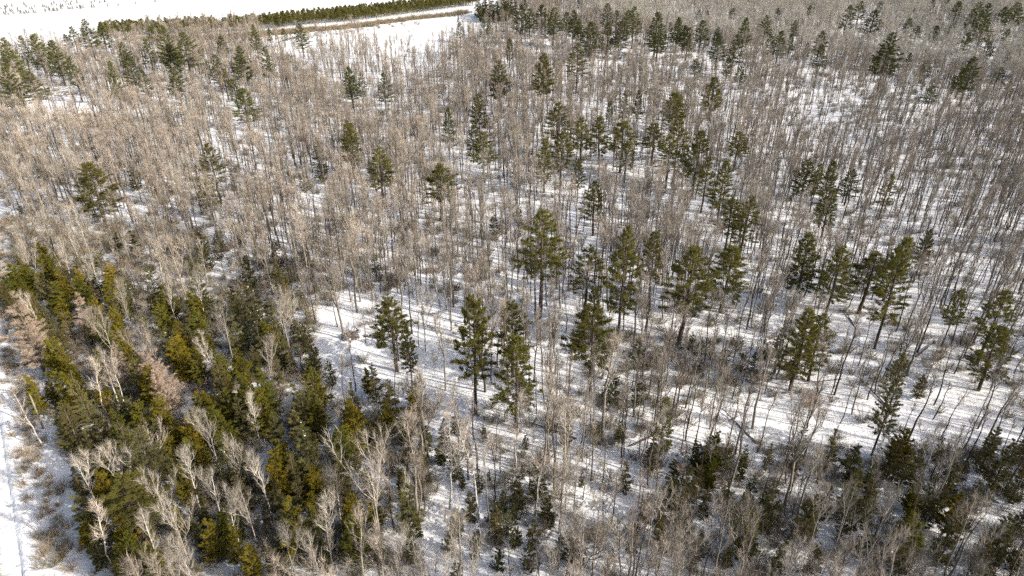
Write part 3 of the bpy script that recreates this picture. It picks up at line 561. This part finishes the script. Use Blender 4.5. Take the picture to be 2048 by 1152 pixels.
# ================================================================== BARE HARDWOODS
def dens(px, py, x, y):
    d = np.full(px.shape, .88)
    def P(poly, v, mul=False):
        m = inpoly(px, py, poly); d[m] = d[m] * v if mul else v
    P([(0, 100), (700, 60), (1000, 60), (1400, 60), (1400, 300), (900, 330), (0, 420)], .95)
    P([(1050, -200), (2600, -200), (2600, 200), (1640, 130), (1050, 120)], 1.0)
    P([(800, 360), (1500, 300), (1560, 560), (1200, 640), (700, 600), (560, 480)], .78)
    P([(1500, 240), (2600, 240), (2600, 800), (1400, 780), (1400, 560)], .88)
    P([(0, 440), (350, 460), (640, 620), (700, 900), (640, 1300), (100, 1300), (0, 700)], 1.05)
    P([(340, 470), (640, 560), (700, 780), (560, 900), (480, 760), (380, 620)], 1.0)
    P([(1350, 880), (2600, 860), (2600, 1400), (1250, 1400)], 1.3)
    P([(850, 760), (1350, 800), (1300, 1400), (850, 1400)], 1.15)
    P([(640, 640), (700, 590), (900, 600), (920, 720), (1000, 760), (860, 820), (660, 790), (620, 700)], .20)
    P([(850, 780), (960, 780), (985, 960), (960, 1400), (850, 1400), (860, 950)], .22)
    P([(1380, 800), (1500, 780), (1850, 820), (1900, 920), (1500, 900), (1380, 880)], .26)
    P([(1960, 1030), (2100, 1010), (2100, 1090), (1960, 1090)], .05)
    P([(1560, 215), (1720, 200), (1700, 310), (1600, 330)], .22)
    P([(1680, 45), (1760, 40), (1750, 75), (1680, 75)], .1)
    P([(60, 190), (215, 190), (235, 235), (190, 270), (60, 265)], .22)
    P([(540, 66), (700, 50), (880, 100), (900, 150), (740, 190), (560, 150)], .40)
    P([(700, 55), (860, 40), (1000, 40), (905, 95), (860, 118), (720, 104)], 0)
    P([(540, 60), (700, 55), (700, 84), (540, 92)], .06)
    f = inpoly(px, py, FIELD) & (y > 150); d[f] = 0
    P([(500, 40), (1000, 0), (1000, 30), (940, 45), (540, 90)], 0)
    # uneven stocking
    d *= np.where(py < 330, .84, 1.0) * np.clip(1 + .45 * np.sin(x * .09 + 2 * np.sin(y * .05)) * np.sin(y * .075 + x * .02), .3, 1.5)
    rd = road_d(x, y); d[rd < 12] = 0
    return d
rs = RS(5); CE = 2.4
gx, gy = np.meshgrid(np.arange(-560, 560, CE), np.arange(30, 760, CE)); gx = gx.ravel() + rs.uniform(-1.2, 1.2, gx.size); gy = gy.ravel() + rs.uniform(-1.2, 1.2, gy.size)
kp = np.abs(gx) < gy * .82 + 45; gx, gy = gx[kp], gy[kp]; gz = hgt(gx, gy); qx, qy, qd = proj(gx, gy, gz)
D0 = dens(qx, qy, gx, gy) * np.where(gy > 330, .85, 1.0); kp = rs.rand(len(gx)) < D0; gx, gy, gz, qx, qy, qd = [a[kp] for a in (gx, gy, gz, qx, qy, qd)]
ub = np.array([(u[0], u[1]) for u in used]); ok = np.ones(len(gx), bool)
for ux, uy in ub: ok &= (gx - ux) ** 2 + (gy - uy) ** 2 > 1.4
for t in things:
    if t['kd'] in 'AB' or t['H'] < 7: continue
    r_ = math.hypot(t['x'], t['y']); ux, uy = t['x'] / r_, t['y'] / r_; al = (t['x'] - gx) * ux + (t['y'] - gy) * uy; la = np.abs((t['x'] - gx) * uy - (t['y'] - gy) * ux)
    reach = min(30, (12 - .33 * t['H']) * r_ / CAM_H); ok &= ~((al > -1.5) & (al < reach) & (la < t['asp'] * t['H'] * .5 + .8) & (rs.rand(len(gx)) < .85))
gx, gy, gz, qx, qy, qd = [a[ok] for a in (gx, gy, gz, qx, qy, qd)]
n = len(gx)
# which form grows where
SRC = hard + poles + saps + aspen
iH, iP, iS, iA = np.arange(10), np.arange(10, 15), np.arange(15, 18), np.arange(18, 21)
u = rs.rand(n); idx = np.where(u < .55, rs.choice(iH, n), np.where(u < .86, rs.choice(iP, n), rs.choice(iS, n)))
pinkz = (qy < 420) & (qx < 1250); m_ = pinkz & (idx < 10) & (rs.rand(n) < .5); idx[m_] = rs.choice([0, 3, 4, 8, 9], m_.sum())
palez = inpoly(qx, qy, [(1050, -200), (2600, -200), (2600, 240), (2048, 190), (1640, 130), (1200, 60)]); m_ = palez & (rs.rand(n) < .92); idx[m_] = rs.choice(iA, m_.sum())
rz_ = inpoly(qx, qy, [(1400, 200), (2600, 200), (2600, 900), (1400, 820)]); m_ = rz_ & (rs.rand(n) < .35); idx[m_] = rs.choice(iP, m_.sum())
sz_ = inpoly(qx, qy, [(0, 440), (350, 460), (640, 620), (700, 900), (640, 1300), (0, 1300)]); m_ = sz_ & (rs.rand(n) < .32); idx[m_] = rs.choice(iS, m_.sum()); m_ = (qy > 760) & (qx > 850) & (rs.rand(n) < .4); idx[m_] = rs.choice(iP, m_.sum())
m_ = (qx > 1300) & ~palez & np.isin(idx, [0, 3, 4, 9]); idx[m_] = rs.choice([1, 2, 5, 6, 7], m_.sum()); scl = np.clip(rs.normal(.84, .14, n), .5, 1.15); scl[sz_] *= .88; scl *= np.interp(gy, [120, 330], [1.0, .80]); rot = rs.uniform(0, 6.28, n)
# the 300 hardwoods that show largest are things of their own
vis = (qx > -40) & (qx < 2090) & (qd > 0); tx, ty, _ = proj(gx, gy, gz + 12); vis &= (ty < 1120) & (tx > 0) & (tx < 2048) & (idx < 14)
order = np.argsort(np.where(vis, qd, 1e9))[:300]; solo = np.zeros(n, bool); solo[order] = True
LOOK = ['tall straight bare tree', 'grey forked bare hardwood', 'dark narrow bare hardwood', 'wide double-forked bare hardwood', 'tallest dark-trunked bare hardwood', 'short dark-trunked bare hardwood', 'grey lightly forked bare hardwood', 'low-branched many-stemmed bare hardwood', 'dark clean-stemmed bare hardwood', 'short wide-crowned bare hardwood', 'dark slender bare pole tree', 'grey slender bare pole tree', 'short leaning dark bare pole tree', 'tall thin dark bare pole tree']
for i in order:
    rg = region(float(tx[i]), float(ty[i])); sm = bool(idx[i] >= 10); f = SRC[idx[i]]; lk = LOOK[int(idx[i])] + ' ' + rg; pl = LOOK[int(idx[i])].replace('tree', 'trees').replace('hardwood', 'hardwoods') + ' ' + rg
    tree_thing('bare_pole_tree' if sm else 'bare_hardwood', f, gx[i], gy[i], gz[i], scl[i], scl[i] * rs.uniform(.9, 1.1), rot[i], lk, 'bare tree', pl, rs.uniform(-.04, .04))

def source_collection(name, entries):
    c = bpy.data.collections.new(name)
    for k, (nm, me) in enumerate(entries):
        o = bpy.data.objects.new('%s.%03d' % (nm, k + 1), me); c.objects.link(o)
    return c
def join_form(f):
    g = G(); mats = []; 
    for me in f[:2]:
        v = np.zeros(len(me.vertices) * 3); me.vertices.foreach_get('co', v); l = np.zeros(len(me.loops), np.int32); me.loops.foreach_get('vertex_index', l)
        mi = np.zeros(len(me.polygons), np.int32); me.polygons.foreach_get('material_index', mi); b = len(mats); mats += list(me.materials)
        g.v.append(v.reshape(-1, 3)); g.f.append(l.reshape(-1, 3) + g.n); g.m.append(mi + b); g.n += len(v) // 3
    return g.mesh('bare_tree_form', mats)
def instancer(name, src, x, y, z, idx, rot, sc, label, cat=None):
    me = bpy.data.meshes.new(name); me.vertices.add(len(x)); me.vertices.foreach_set('co', np.stack([x, y, z], 1).astype(np.float32).ravel())
    for nm, tp, v in (('form', 'INT', idx.astype(np.int32)), ('turn', 'FLOAT', rot.astype(np.float32)), ('size', 'FLOAT', sc.astype(np.float32)), ('tilt', 'FLOAT', RS(3).normal(0, .035, len(x)).astype(np.float32))):
        a = me.attributes.new(nm, tp, 'POINT'); a.data.foreach_set('value', v)
    o = obj(name, me); ng = bpy.data.node_groups.new(name + '_nodes', 'GeometryNodeTree')
    ng.interface.new_socket('Geometry', in_out='INPUT', socket_type='NodeSocketGeometry'); ng.interface.new_socket('Geometry', in_out='OUTPUT', socket_type='NodeSocketGeometry')
    N = ng.nodes; L = ng.links; gi = N.new('NodeGroupInput'); go = N.new('NodeGroupOutput'); ip = N.new('GeometryNodeInstanceOnPoints'); ci = N.new('GeometryNodeCollectionInfo')
    ci.inputs['Collection'].default_value = src; ci.inputs['Separate Children'].default_value = True; ci.inputs['Reset Children'].default_value = True
    def na(nm, tp):
        q = N.new('GeometryNodeInputNamedAttribute'); q.data_type = tp; q.inputs['Name'].default_value = nm; return q.outputs['Attribute']
    cx = N.new('ShaderNodeCombineXYZ'); L.new(na('tilt', 'FLOAT'), cx.inputs[0]); L.new(na('turn', 'FLOAT'), cx.inputs[2])
    L.new(gi.outputs[0], ip.inputs['Points']); L.new(ci.outputs[0], ip.inputs['Instance']); ip.inputs['Pick Instance'].default_value = True
    L.new(na('form', 'INT'), ip.inputs['Instance Index']); L.new(cx.outputs[0], ip.inputs['Rotation']); L.new(na('size', 'FLOAT'), ip.inputs['Scale']); L.new(ip.outputs[0], go.inputs[0])
    md = o.modifiers.new('scatter', 'NODES'); md.node_group = ng
    return tag(o, label, cat, kind='stuff')
k_ = ~solo
print('hardwoods', n, 'things', len(things))
instancer('bare_forest', source_collection('forest_forms', [('bare_tree_form', join_form(f)) for f in SRC]), gx[k_], gy[k_], gz[k_] - .1, idx[k_], rot[k_], scl[k_],
          'dense winter forest of leafless grey and pinkish hardwoods standing in snow', 'forest')

# understory brush
def brush_field():
    rs = RS(21); CE = 1.1; X_, Y_ = np.meshgrid(np.arange(-330, 330, CE), np.arange(30, 420, CE)); X_ = X_.ravel() + rs.uniform(-.8, .8, X_.size); Y_ = Y_.ravel() + rs.uniform(-.8, .8, Y_.size)
    kp = np.abs(X_) < Y_ * .80 + 25; X_, Y_ = X_[kp], Y_[kp]; Z_ = hgt(X_, Y_); px, py, _ = proj(X_, Y_, Z_); d = np.full(px.shape, .06)
    for poly, v in (([(0, 440), (350, 460), (640, 620), (660, 900), (700, 1300), (100, 1300), (0, 700)], .55), ([(1350, 900), (2600, 880), (2600, 1400), (1200, 1400), (1250, 1000)], .42),
                    ([(850, 820), (1350, 860), (1300, 1400), (850, 1400)], .26), ([(640, 800), (850, 820), (860, 1300), (640, 1300)], .5), ([(1180, 660), (1600, 700), (1600, 790), (1200, 830)], .38),
                    ([(600, 440), (1000, 440), (1000, 590), (640, 590)], .2), ([(0, 330), (600, 330), (600, 480), (0, 440)], .12), ([(340, 450), (660, 540), (680, 780), (480, 700)], .35), ([(1600, 700), (2600, 600), (2600, 760), (1700, 800)], .2),
                    ([(640, 640), (700, 590), (900, 600), (920, 720), (1000, 760), (860, 820), (660, 790), (620, 700)], .02),
                    ([(855, 780), (960, 780), (985, 960), (960, 1400), (855, 1400), (865, 950)], .04), ([(1380, 800), (1500, 790), (1850, 820), (1900, 900), (1500, 890), (1380, 870)], .02),
                    ([(60, 190), (215, 190), (235, 235), (190, 270), (60, 265)], .0)):
        m = inpoly(px, py, poly); d[m] = v
    rd = road_d(X_, Y_); d[(rd < 13) & (py > 760)] = 0; d[rd < 9] = 0
    m = (rd > 4.8) & (rd < 9.5) & (Y_ < 130); s_ = (X_ - RB[0]) * RDX + (Y_ - RB[1]) * RDY
    d[m] = (1.0 * np.clip(1.1 - np.abs(rd - 6.9 - .9 * np.sin(s_ * .23)) / 2.2, 0, 1))[m]
    m = (rd >= 9.5) & (rd < 14) & (py > 760); d[m] = .3
    d[(rd < 4.8)] = 0
    d[(inpoly(px, py, FIELD) | inpoly(px, py, PASTURE)) & (Y_ > 150)] = 0
    k = rs.rand(len(d)) < d; X_, Y_, Z_, rd = X_[k], Y_[k], Z_[k], rd[k]; i_ = rs.randint(0, 3, len(X_)); e = (rd > 0) & (rd < 10) & (rs.rand(len(X_)) < .6); i_[e] = rs.randint(3, 5, e.sum())
    return X_, Y_, Z_ - .05, i_, rs.uniform(0, 6.28, len(X_)), rs.uniform(.45, 1.15, len(X_)) * np.where((rd > 0) & (rd < 10) & (Y_ < 130), .72, 1)
instancer('undergrowth', source_collection('undergrowth_forms', [('shrub_form', m_) for m_ in shrubs]), *brush_field(), 'leafless brown brush growing under the trees and along the road', 'undergrowth')

# brush strip on the near side of the planted rows
def line_pts(pts, step):
    out = []; W = [at(*p)[:2] for p in pts]
    for (x1, y1), (x2, y2) in zip(W[:-1], W[1:]):
        L = math.hypot(x2 - x1, y2 - y1); k = max(1, int(L / step))
        for i in range(k): out.append((x1 + (x2 - x1) * i / k, y1 + (y2 - y1) * i / k, -(y2 - y1) / L, (x2 - x1) / L))
    return np.array(out)
lp = line_pts([(250, 78), (445, 76), (560, 66), (700, 55), (817, 39), (905, 30), (935, 24)], .8); rs = RS(31); rp = np.repeat(lp, 9, 0); off = rs.uniform(-5.5, 5.5, len(rp))
sx, sy = rp[:, 0] + rp[:, 2] * off + rs.uniform(-.5, .5, len(rp)), rp[:, 1] + rp[:, 3] * off
instancer('hedgerow_brush', source_collection('hedgerow_forms', [('shrub_form', shrubs[i]) for i in (0, 1, 3)]), sx, sy, hgt(sx, sy) - .05, rs.choice([0, 1, 2], len(sx)), rs.uniform(0, 6, len(sx)), np.clip(rs.normal(.6, .3, len(sx)), .15, 1.4),
          'low brown weedy brush strip below the planted pine rows', 'undergrowth')

# ================================================================== PLANTED PINE ROWS
def small_pine(seed, H=5.6, w=1.15, cb=.40, mt='needle_cedar', n=90, nn=14):
    rs = RS(seed); c = G(); T = trunk_line(rs, H, .1, 5); tubes(c, T[None], np.linspace(.11, .03, 5)[None], 4)
    t = rs.uniform(cb, .97, n); f = (t - cb) / (1 - cb); a = rs.uniform(0, 6.28, n); R = w * (1 - f) ** .6 * rs.uniform(.35, 1.05, n) + .08
    q = np.stack([R * np.cos(a), R * np.sin(a), t * H + .15 * R], 1); rp = np.repeat(q, nn, 0); dd = rs.normal(0, .6, rp.shape) + [0, 0, .5] + rp * [.5, .5, 0]
    blades(c, rp + rs.normal(0, .1, rp.shape), nrm(dd), rs.uniform(.25, .5, len(rp)), .09, rs, 1)
    return c.mesh('planted_pine', [M['bark'], M[mt]])
M['needle_row'] = mat('planted_pine_needles', (.11, .112, .035), (.18, .165, .05), .8, rnd=.25, trans=.3)
row_m = [small_pine(500 + i, mt='needle_row') for i in range(3)]; rs = RS(33)
base = line_pts([(205, 75), (330, 70), (445, 65), (560, 56), (700, 44), (817, 28), (960, 10)], 1.0); Ln = len(base)
for r in range(2):
    for i in range(149):
        q = base[int((i + .5 * r) / 149.5 * Ln)]; x = q[0] + q[2] * (5.5 * r) + rs.uniform(-.3, .3); y = q[1] + q[3] * (5.5 * r) + rs.uniform(-.3, .3)
        o = obj('planted_pine', row_m[rs.randint(3)]); o.location = (x, y, float(hgt(x, y)) - .05); s = rs.uniform(.82, 1.15); o.scale = (s * 1.4, s * 1.4, s * rs.uniform(.8, 1.15)); o.rotation_euler.z = rs.uniform(0, 6)
        tag(o, ('young pine in the nearer' if r == 0 else 'young pine in the farther') + ' planted row beside the snowfield', 'plantation pine', ('nearer' if r == 0 else 'farther') + ' row of planted pines')

q = np.array([base[int((i + .5 * r_) / 150.5 * Ln)] for r_ in range(2) for i in range(150)]); o_ = np.repeat([11., 16.5], 150) + rs.uniform(-.4, .4, 300); fx, fy = q[:, 0] + q[:, 2] * o_, q[:, 1] + q[:, 3] * o_
instancer('planted_pine_block', source_collection('row_forms', [('row_pine_form', m_) for m_ in row_m]), fx, fy, hgt(fx, fy), rs.choice(3, 300), rs.uniform(0, 6, 300), rs.uniform(.9, 1.2, 300), 'deeper rows of planted pines behind the two front rows by the snowfield', 'plantation')

# ================================================================== SMALL TREES ON THE SNOWFIELD
FT = "15,110 60,85 90,85 75,105 68,128 50,170 75,155 70,182 105,180 120,130 135,150 150,130 165,170 148,85 215,102 220,140 295,65 320,88 255,165 295,165 320,160 350,162 410,158 438,158 360,115 388,113 418,84 520,85 540,85 565,95 552,148 600,135 595,115 640,138 658,130 695,135 627,68 683,66 735,78 760,80 740,115 775,25 808,22 798,55 828,62 855,62 862,25 825,110 850,110 876,108 932,100 932,42 970,100 978,103 1008,98 1105,45 1143,28 1108,92 1136,92 1202,38 1265,30 1300,80 1427,70 1633,52 1872,25 655,45"
M['needle_field'] = mat('field_spruce_needles', (.045, .055, .035), (.08, .09, .055), .8, rnd=.2)
fm_ = []
for i in range(2):
    r_ = RS(600 + i); c = G(); tubes(c, np.array([[[0, 0, 0], [0, 0, 1.9]]]), np.array([[.05, .02]]), 4); t = r_.uniform(.05, .97, 260); a = r_.uniform(0, 6.28, 260); R = .72 * (1 - t) * r_.uniform(.3, 1, 260)
    blades(c, np.stack([R * np.cos(a), R * np.sin(a), t * 1.9], 1), np.stack([np.cos(a), np.sin(a), np.full(260, .1)], 1) + r_.normal(0, .3, (260, 3)), r_.uniform(.15, .35, 260), .13, r_, 1); fm_.append(c.mesh('field_spruce', [M['bark_dark'], M['needle_field']]))
for q in FT.split():
    a, b = map(float, q.split(',')); x, y, z = at(a / 6.02, b / 6.02); o = obj('field_spruce', fm_[rs.randint(2)]); s = rs.uniform(.8, 1.3); o.location = (x, y, z - .03); o.scale = (s, s, s); o.rotation_euler.z = rs.uniform(0, 6)
    if a > 1090: L_ = 'small dark spruce standing apart towards the right of the field scatter'; g_ = 'lone spruces right of the field scatter'
    else: L_ = 'small dark conical spruce in the scatter on the far snowfield'; g_ = 'small spruces scattered over the snowfield'
    tag(o, L_, 'field spruce', g_)
def lathe(g, c, prof, n=10, mi=0):
    P = np.array([[(c[0], c[1], c[2] + z) for r, z in prof]]); tubes(g, P, np.array([[r for r, z in prof]]), n, mi)
x, y, z = at(243, 4); g = G(); lathe(g, (0, 0, 0), [(.08, 0), (.08, 2.4), (.05, 2.5), (.001, 2.5)], 6); o = obj('field_post', g.mesh('field_post', [M['wood']])); o.location = (x, y, z); tag(o, 'thin dark post standing upright in the far snowfield', 'post')

# ================================================================== DEAD TRUNK beside the road
bx, by, bz = at(87, 857); e = bpy.data.objects.new('dead_trunk', None); col.objects.link(e); e.location = (bx, by, bz - .1); e.rotation_euler = (0, .03, 0)
tag(e, 'straight limbless dead trunk, pale at its broken top, among the roadside brush', 'dead tree')
g = G(); lathe(g, (0, 0, 0), [(.15, 0), (.13, 1.2), (.115, 2.6)], 9); obj('lower_trunk', g.mesh('lower_trunk', [M['wood']]), e)
g = G(); lathe(g, (0, 0, 2.6), [(.113, 0), (.10, 1.8), (.085, 3.2), (.05, 3.55), (.001, 3.8)], 9); tubes(g, np.array([[[0, 0, 4.4], [.35, .1, 4.7]], [[0, 0, 5.2], [-.3, .15, 5.45]]]), np.array([[.03, .01], [.025, .01]]), 4); obj('broken_top', g.mesh('broken_top', [M['bark_pale']]), e)
def box(g, c, s, mi=0):
    c = np.array(c); s = np.array(s) / 2; v = np.array([(i, j, k) for i in (-1, 1) for j in (-1, 1) for k in (-1, 1)]) * s + c
    g.add(v, [(0, 1, 3), (0, 3, 2), (4, 6, 7), (4, 7, 5), (0, 4, 5), (0, 5, 1), (2, 3, 7), (2, 7, 6), (0, 2, 6), (0, 6, 4), (1, 5, 7), (1, 7, 3)], mi)
# ================================================================== LOGS, BRUSH PILES
def log_pile(name, px, py, n, ln, label, cat, seed, rr=(.05, .16), spread=1.6, snow=True, up=.7):
    rs = RS(seed); x, y, z = at(px, py); e = bpy.data.objects.new(name, None); col.objects.link(e); e.location = (x, y, z); tag(e, label, cat)
    for k in range(n):
        a = rs.uniform(0, 3.14); L = ln * rs.uniform(.5, 1.1); t = rs.uniform(-.22, .35) * up; c = np.array([rs.normal(0, spread * .35), rs.normal(0, spread * .35), .15 + rs.uniform(0, up)])
        d = np.array([math.cos(a), math.sin(a), t]) * L / 2; r = rs.uniform(*rr); s = np.linspace(-1, 1, 5)[:, None]; P = c + d * s + rs.normal(0, .04, (5, 3))
        g = G(); tubes(g, P[None], np.linspace(r, r * .6, 5)[None], 6); b = rs.uniform(-.6, .6, 5); tubes(g, np.stack([c + d * b[:, None], c + d * b[:, None] + rs.normal(0, .35, (5, 3)) + [0, 0, .25]], 1), np.tile([.03, .008], (5, 1)), 3)
        obj('log', g.mesh('log', [M['wood']]), e)
    if snow:
        g = G()
        for k in range(5): v, f = icos(np.array([rs.normal(0, .6), rs.normal(0, .6), .45 * up + rs.uniform(0, .2)]), rs.uniform(.3, .55), rs, .35); g.add(v, f)
        obj('snow_cap', g.mesh('snow_cap', [M['snowclump']]), e)
log_pile('brush_pile', 705, 676, 16, 2.6, 'snow-capped pile of dark logs and branches at the clearing edge', 'brush pile', 41, spread=2.2, up=.9)
log_pile('brush_pile', 128, 192, 18, 3.4, 'dark brush pile on open snow above the frozen marsh', 'brush pile', 42, spread=3.2, up=1.4)
log_pile('fallen_branches', 873, 627, 3, 3.2, 'thin dark fallen branches lying on snow behind the clearing pines', 'fallen branches', 43, rr=(.04, .07), spread=1.2, snow=False, up=.3)
log_pile('fallen_branches', 868, 655, 3, 3.0, 'short dark fallen stems on snow in the middle of the clearing', 'fallen branches', 44, rr=(.04, .08), spread=1.4, snow=False, up=.3)
log_pile('fallen_branches', 1640, 770, 2, 7, 'long dark fallen trunk leaning over the bright snow opening', 'fallen branches', 45, rr=(.10, .14), spread=.5, snow=False, up=1.6)
for k, (qx_, qy_) in enumerate([(760, 560), (1130, 500), (1290, 880), (905, 905), (1010, 1010), (1475, 850), (1700, 640), (1850, 700), (1400, 620), (620, 530), (1100, 860), (1760, 800)]):
    r_ = RS(700 + k); x, y, z = at(qx_, qy_); a_ = r_.uniform(0, 3.14); Lf = r_.uniform(5, 9); P = np.array([[[math.cos(a_) * Lf * t, math.sin(a_) * Lf * t, .16 + .5 * t * r_.uniform(0, 1)] for t in (-.5, -.2, .1, .35, .5)]])
    g = G(); tubes(g, P, np.array([[.15, .13, .10, .06, .03]]), 7); b_ = r_.uniform(0, .95, 9); p_, d_ = along(np.repeat(P, 9, 0), b_); tubes(g, np.stack([p_, p_ + r_.normal(0, .6, (9, 3)) + [0, 0, .5]], 1), np.tile([.03, .01], (9, 1)), 3)
    o = obj('fallen_log', g.mesh('fallen_log', [M['wood']])); o.location = (x, y, z); tag(o, 'dark fallen trunk with broken limbs on snow ' + region(qx_, qy_ - 60), 'fallen log', 'fallen logs ' + region(qx_, qy_ - 60))
# beech sapling that kept its rusty leaves
x, y, z = at(1617, 822); sf = saps[2]; r_ = RS(46); g = G(); rp = r_.normal(0, 1, (420, 3)) * [.55, .55, .7] + [0, 0, 2.3]; blades(g, rp, r_.normal(0, 1, rp.shape), .16, .10, r_)
e = tree_thing('beech_sapling', sf, x, y, z, .7, .8, 1, 'small sapling holding rust-orange dead leaves in the bright snow opening', 'sapling'); o = obj('dead_leaves', g.mesh('dead_leaves', [M['rust']]), e); o.scale = (1.2, 1.2, 1.3)

# ================================================================== MARSH
MP = [(118, 247), (128, 232), (150, 226), (190, 230), (235, 243), (225, 258), (160, 255)]; W = np.array([at(*p) for p in MP]); c = W.mean(0)
M['marsh'] = mat('marsh_ice', (.30, .26, .21), (.44, .40, .35), .6, rnd=0, detail=6)
g = G(); nW = 28; ang = np.linspace(0, 6.283, nW, endpoint=False)
ring = np.array([W[0]] * 0) if False else None
pts = []
for i in range(len(W)):
    for t in (0, .33, .66): pts.append(W[i] * (1 - t) + W[(i + 1) % len(W)] * t)
pts = np.array(pts) + RS(2).normal(0, .7, (len(pts), 3)) * [1, 1, 0]
rings = np.concatenate([c + (pts - c) * k for k in (1, .66, .33)] + [c[None]]); rings[:, 2] = hgt(rings[:, 0], rings[:, 1]) + .06
m_ = len(pts); F = []
for r in range(2):
    for i in range(m_): a, b = r * m_ + i, r * m_ + (i + 1) % m_; F += [(a, b, b + m_), (a, b + m_, a + m_)]
for i in range(m_): F.append((2 * m_ + i, 2 * m_ + (i + 1) % m_, 3 * m_))
g.add(rings, F); tag(obj('frozen_marsh', g.mesh('frozen_marsh', [M['marsh']])), kind='structure')
rs = RS(51); px = rs.uniform(40, 300, 1500); py = rs.uniform(205, 285, 1500); k = (np.abs((py - 238) / 30) + np.abs((px - 170) / 140) < rs.uniform(.3, 1.1, 1500)); 
XY = np.array([at(a, b) for a, b in zip(px[k], py[k])]); g = G(); P = np.repeat(XY, 16, 0) + rs.normal(0, .5, (len(XY) * 16, 3)) * [1, 1, 0]; P[:, 2] = hgt(P[:, 0], P[:, 1])
blades(g, P, rs.normal(0, .3, P.shape) + [0, 0, 1], rs.uniform(.3, .9, len(P)), .08, rs); tag(obj('marsh_grass', g.mesh('marsh_grass', [M['brush_tan']])), 'tan dead grass tufts poking through snow round the frozen marsh', 'grass', kind='stuff')
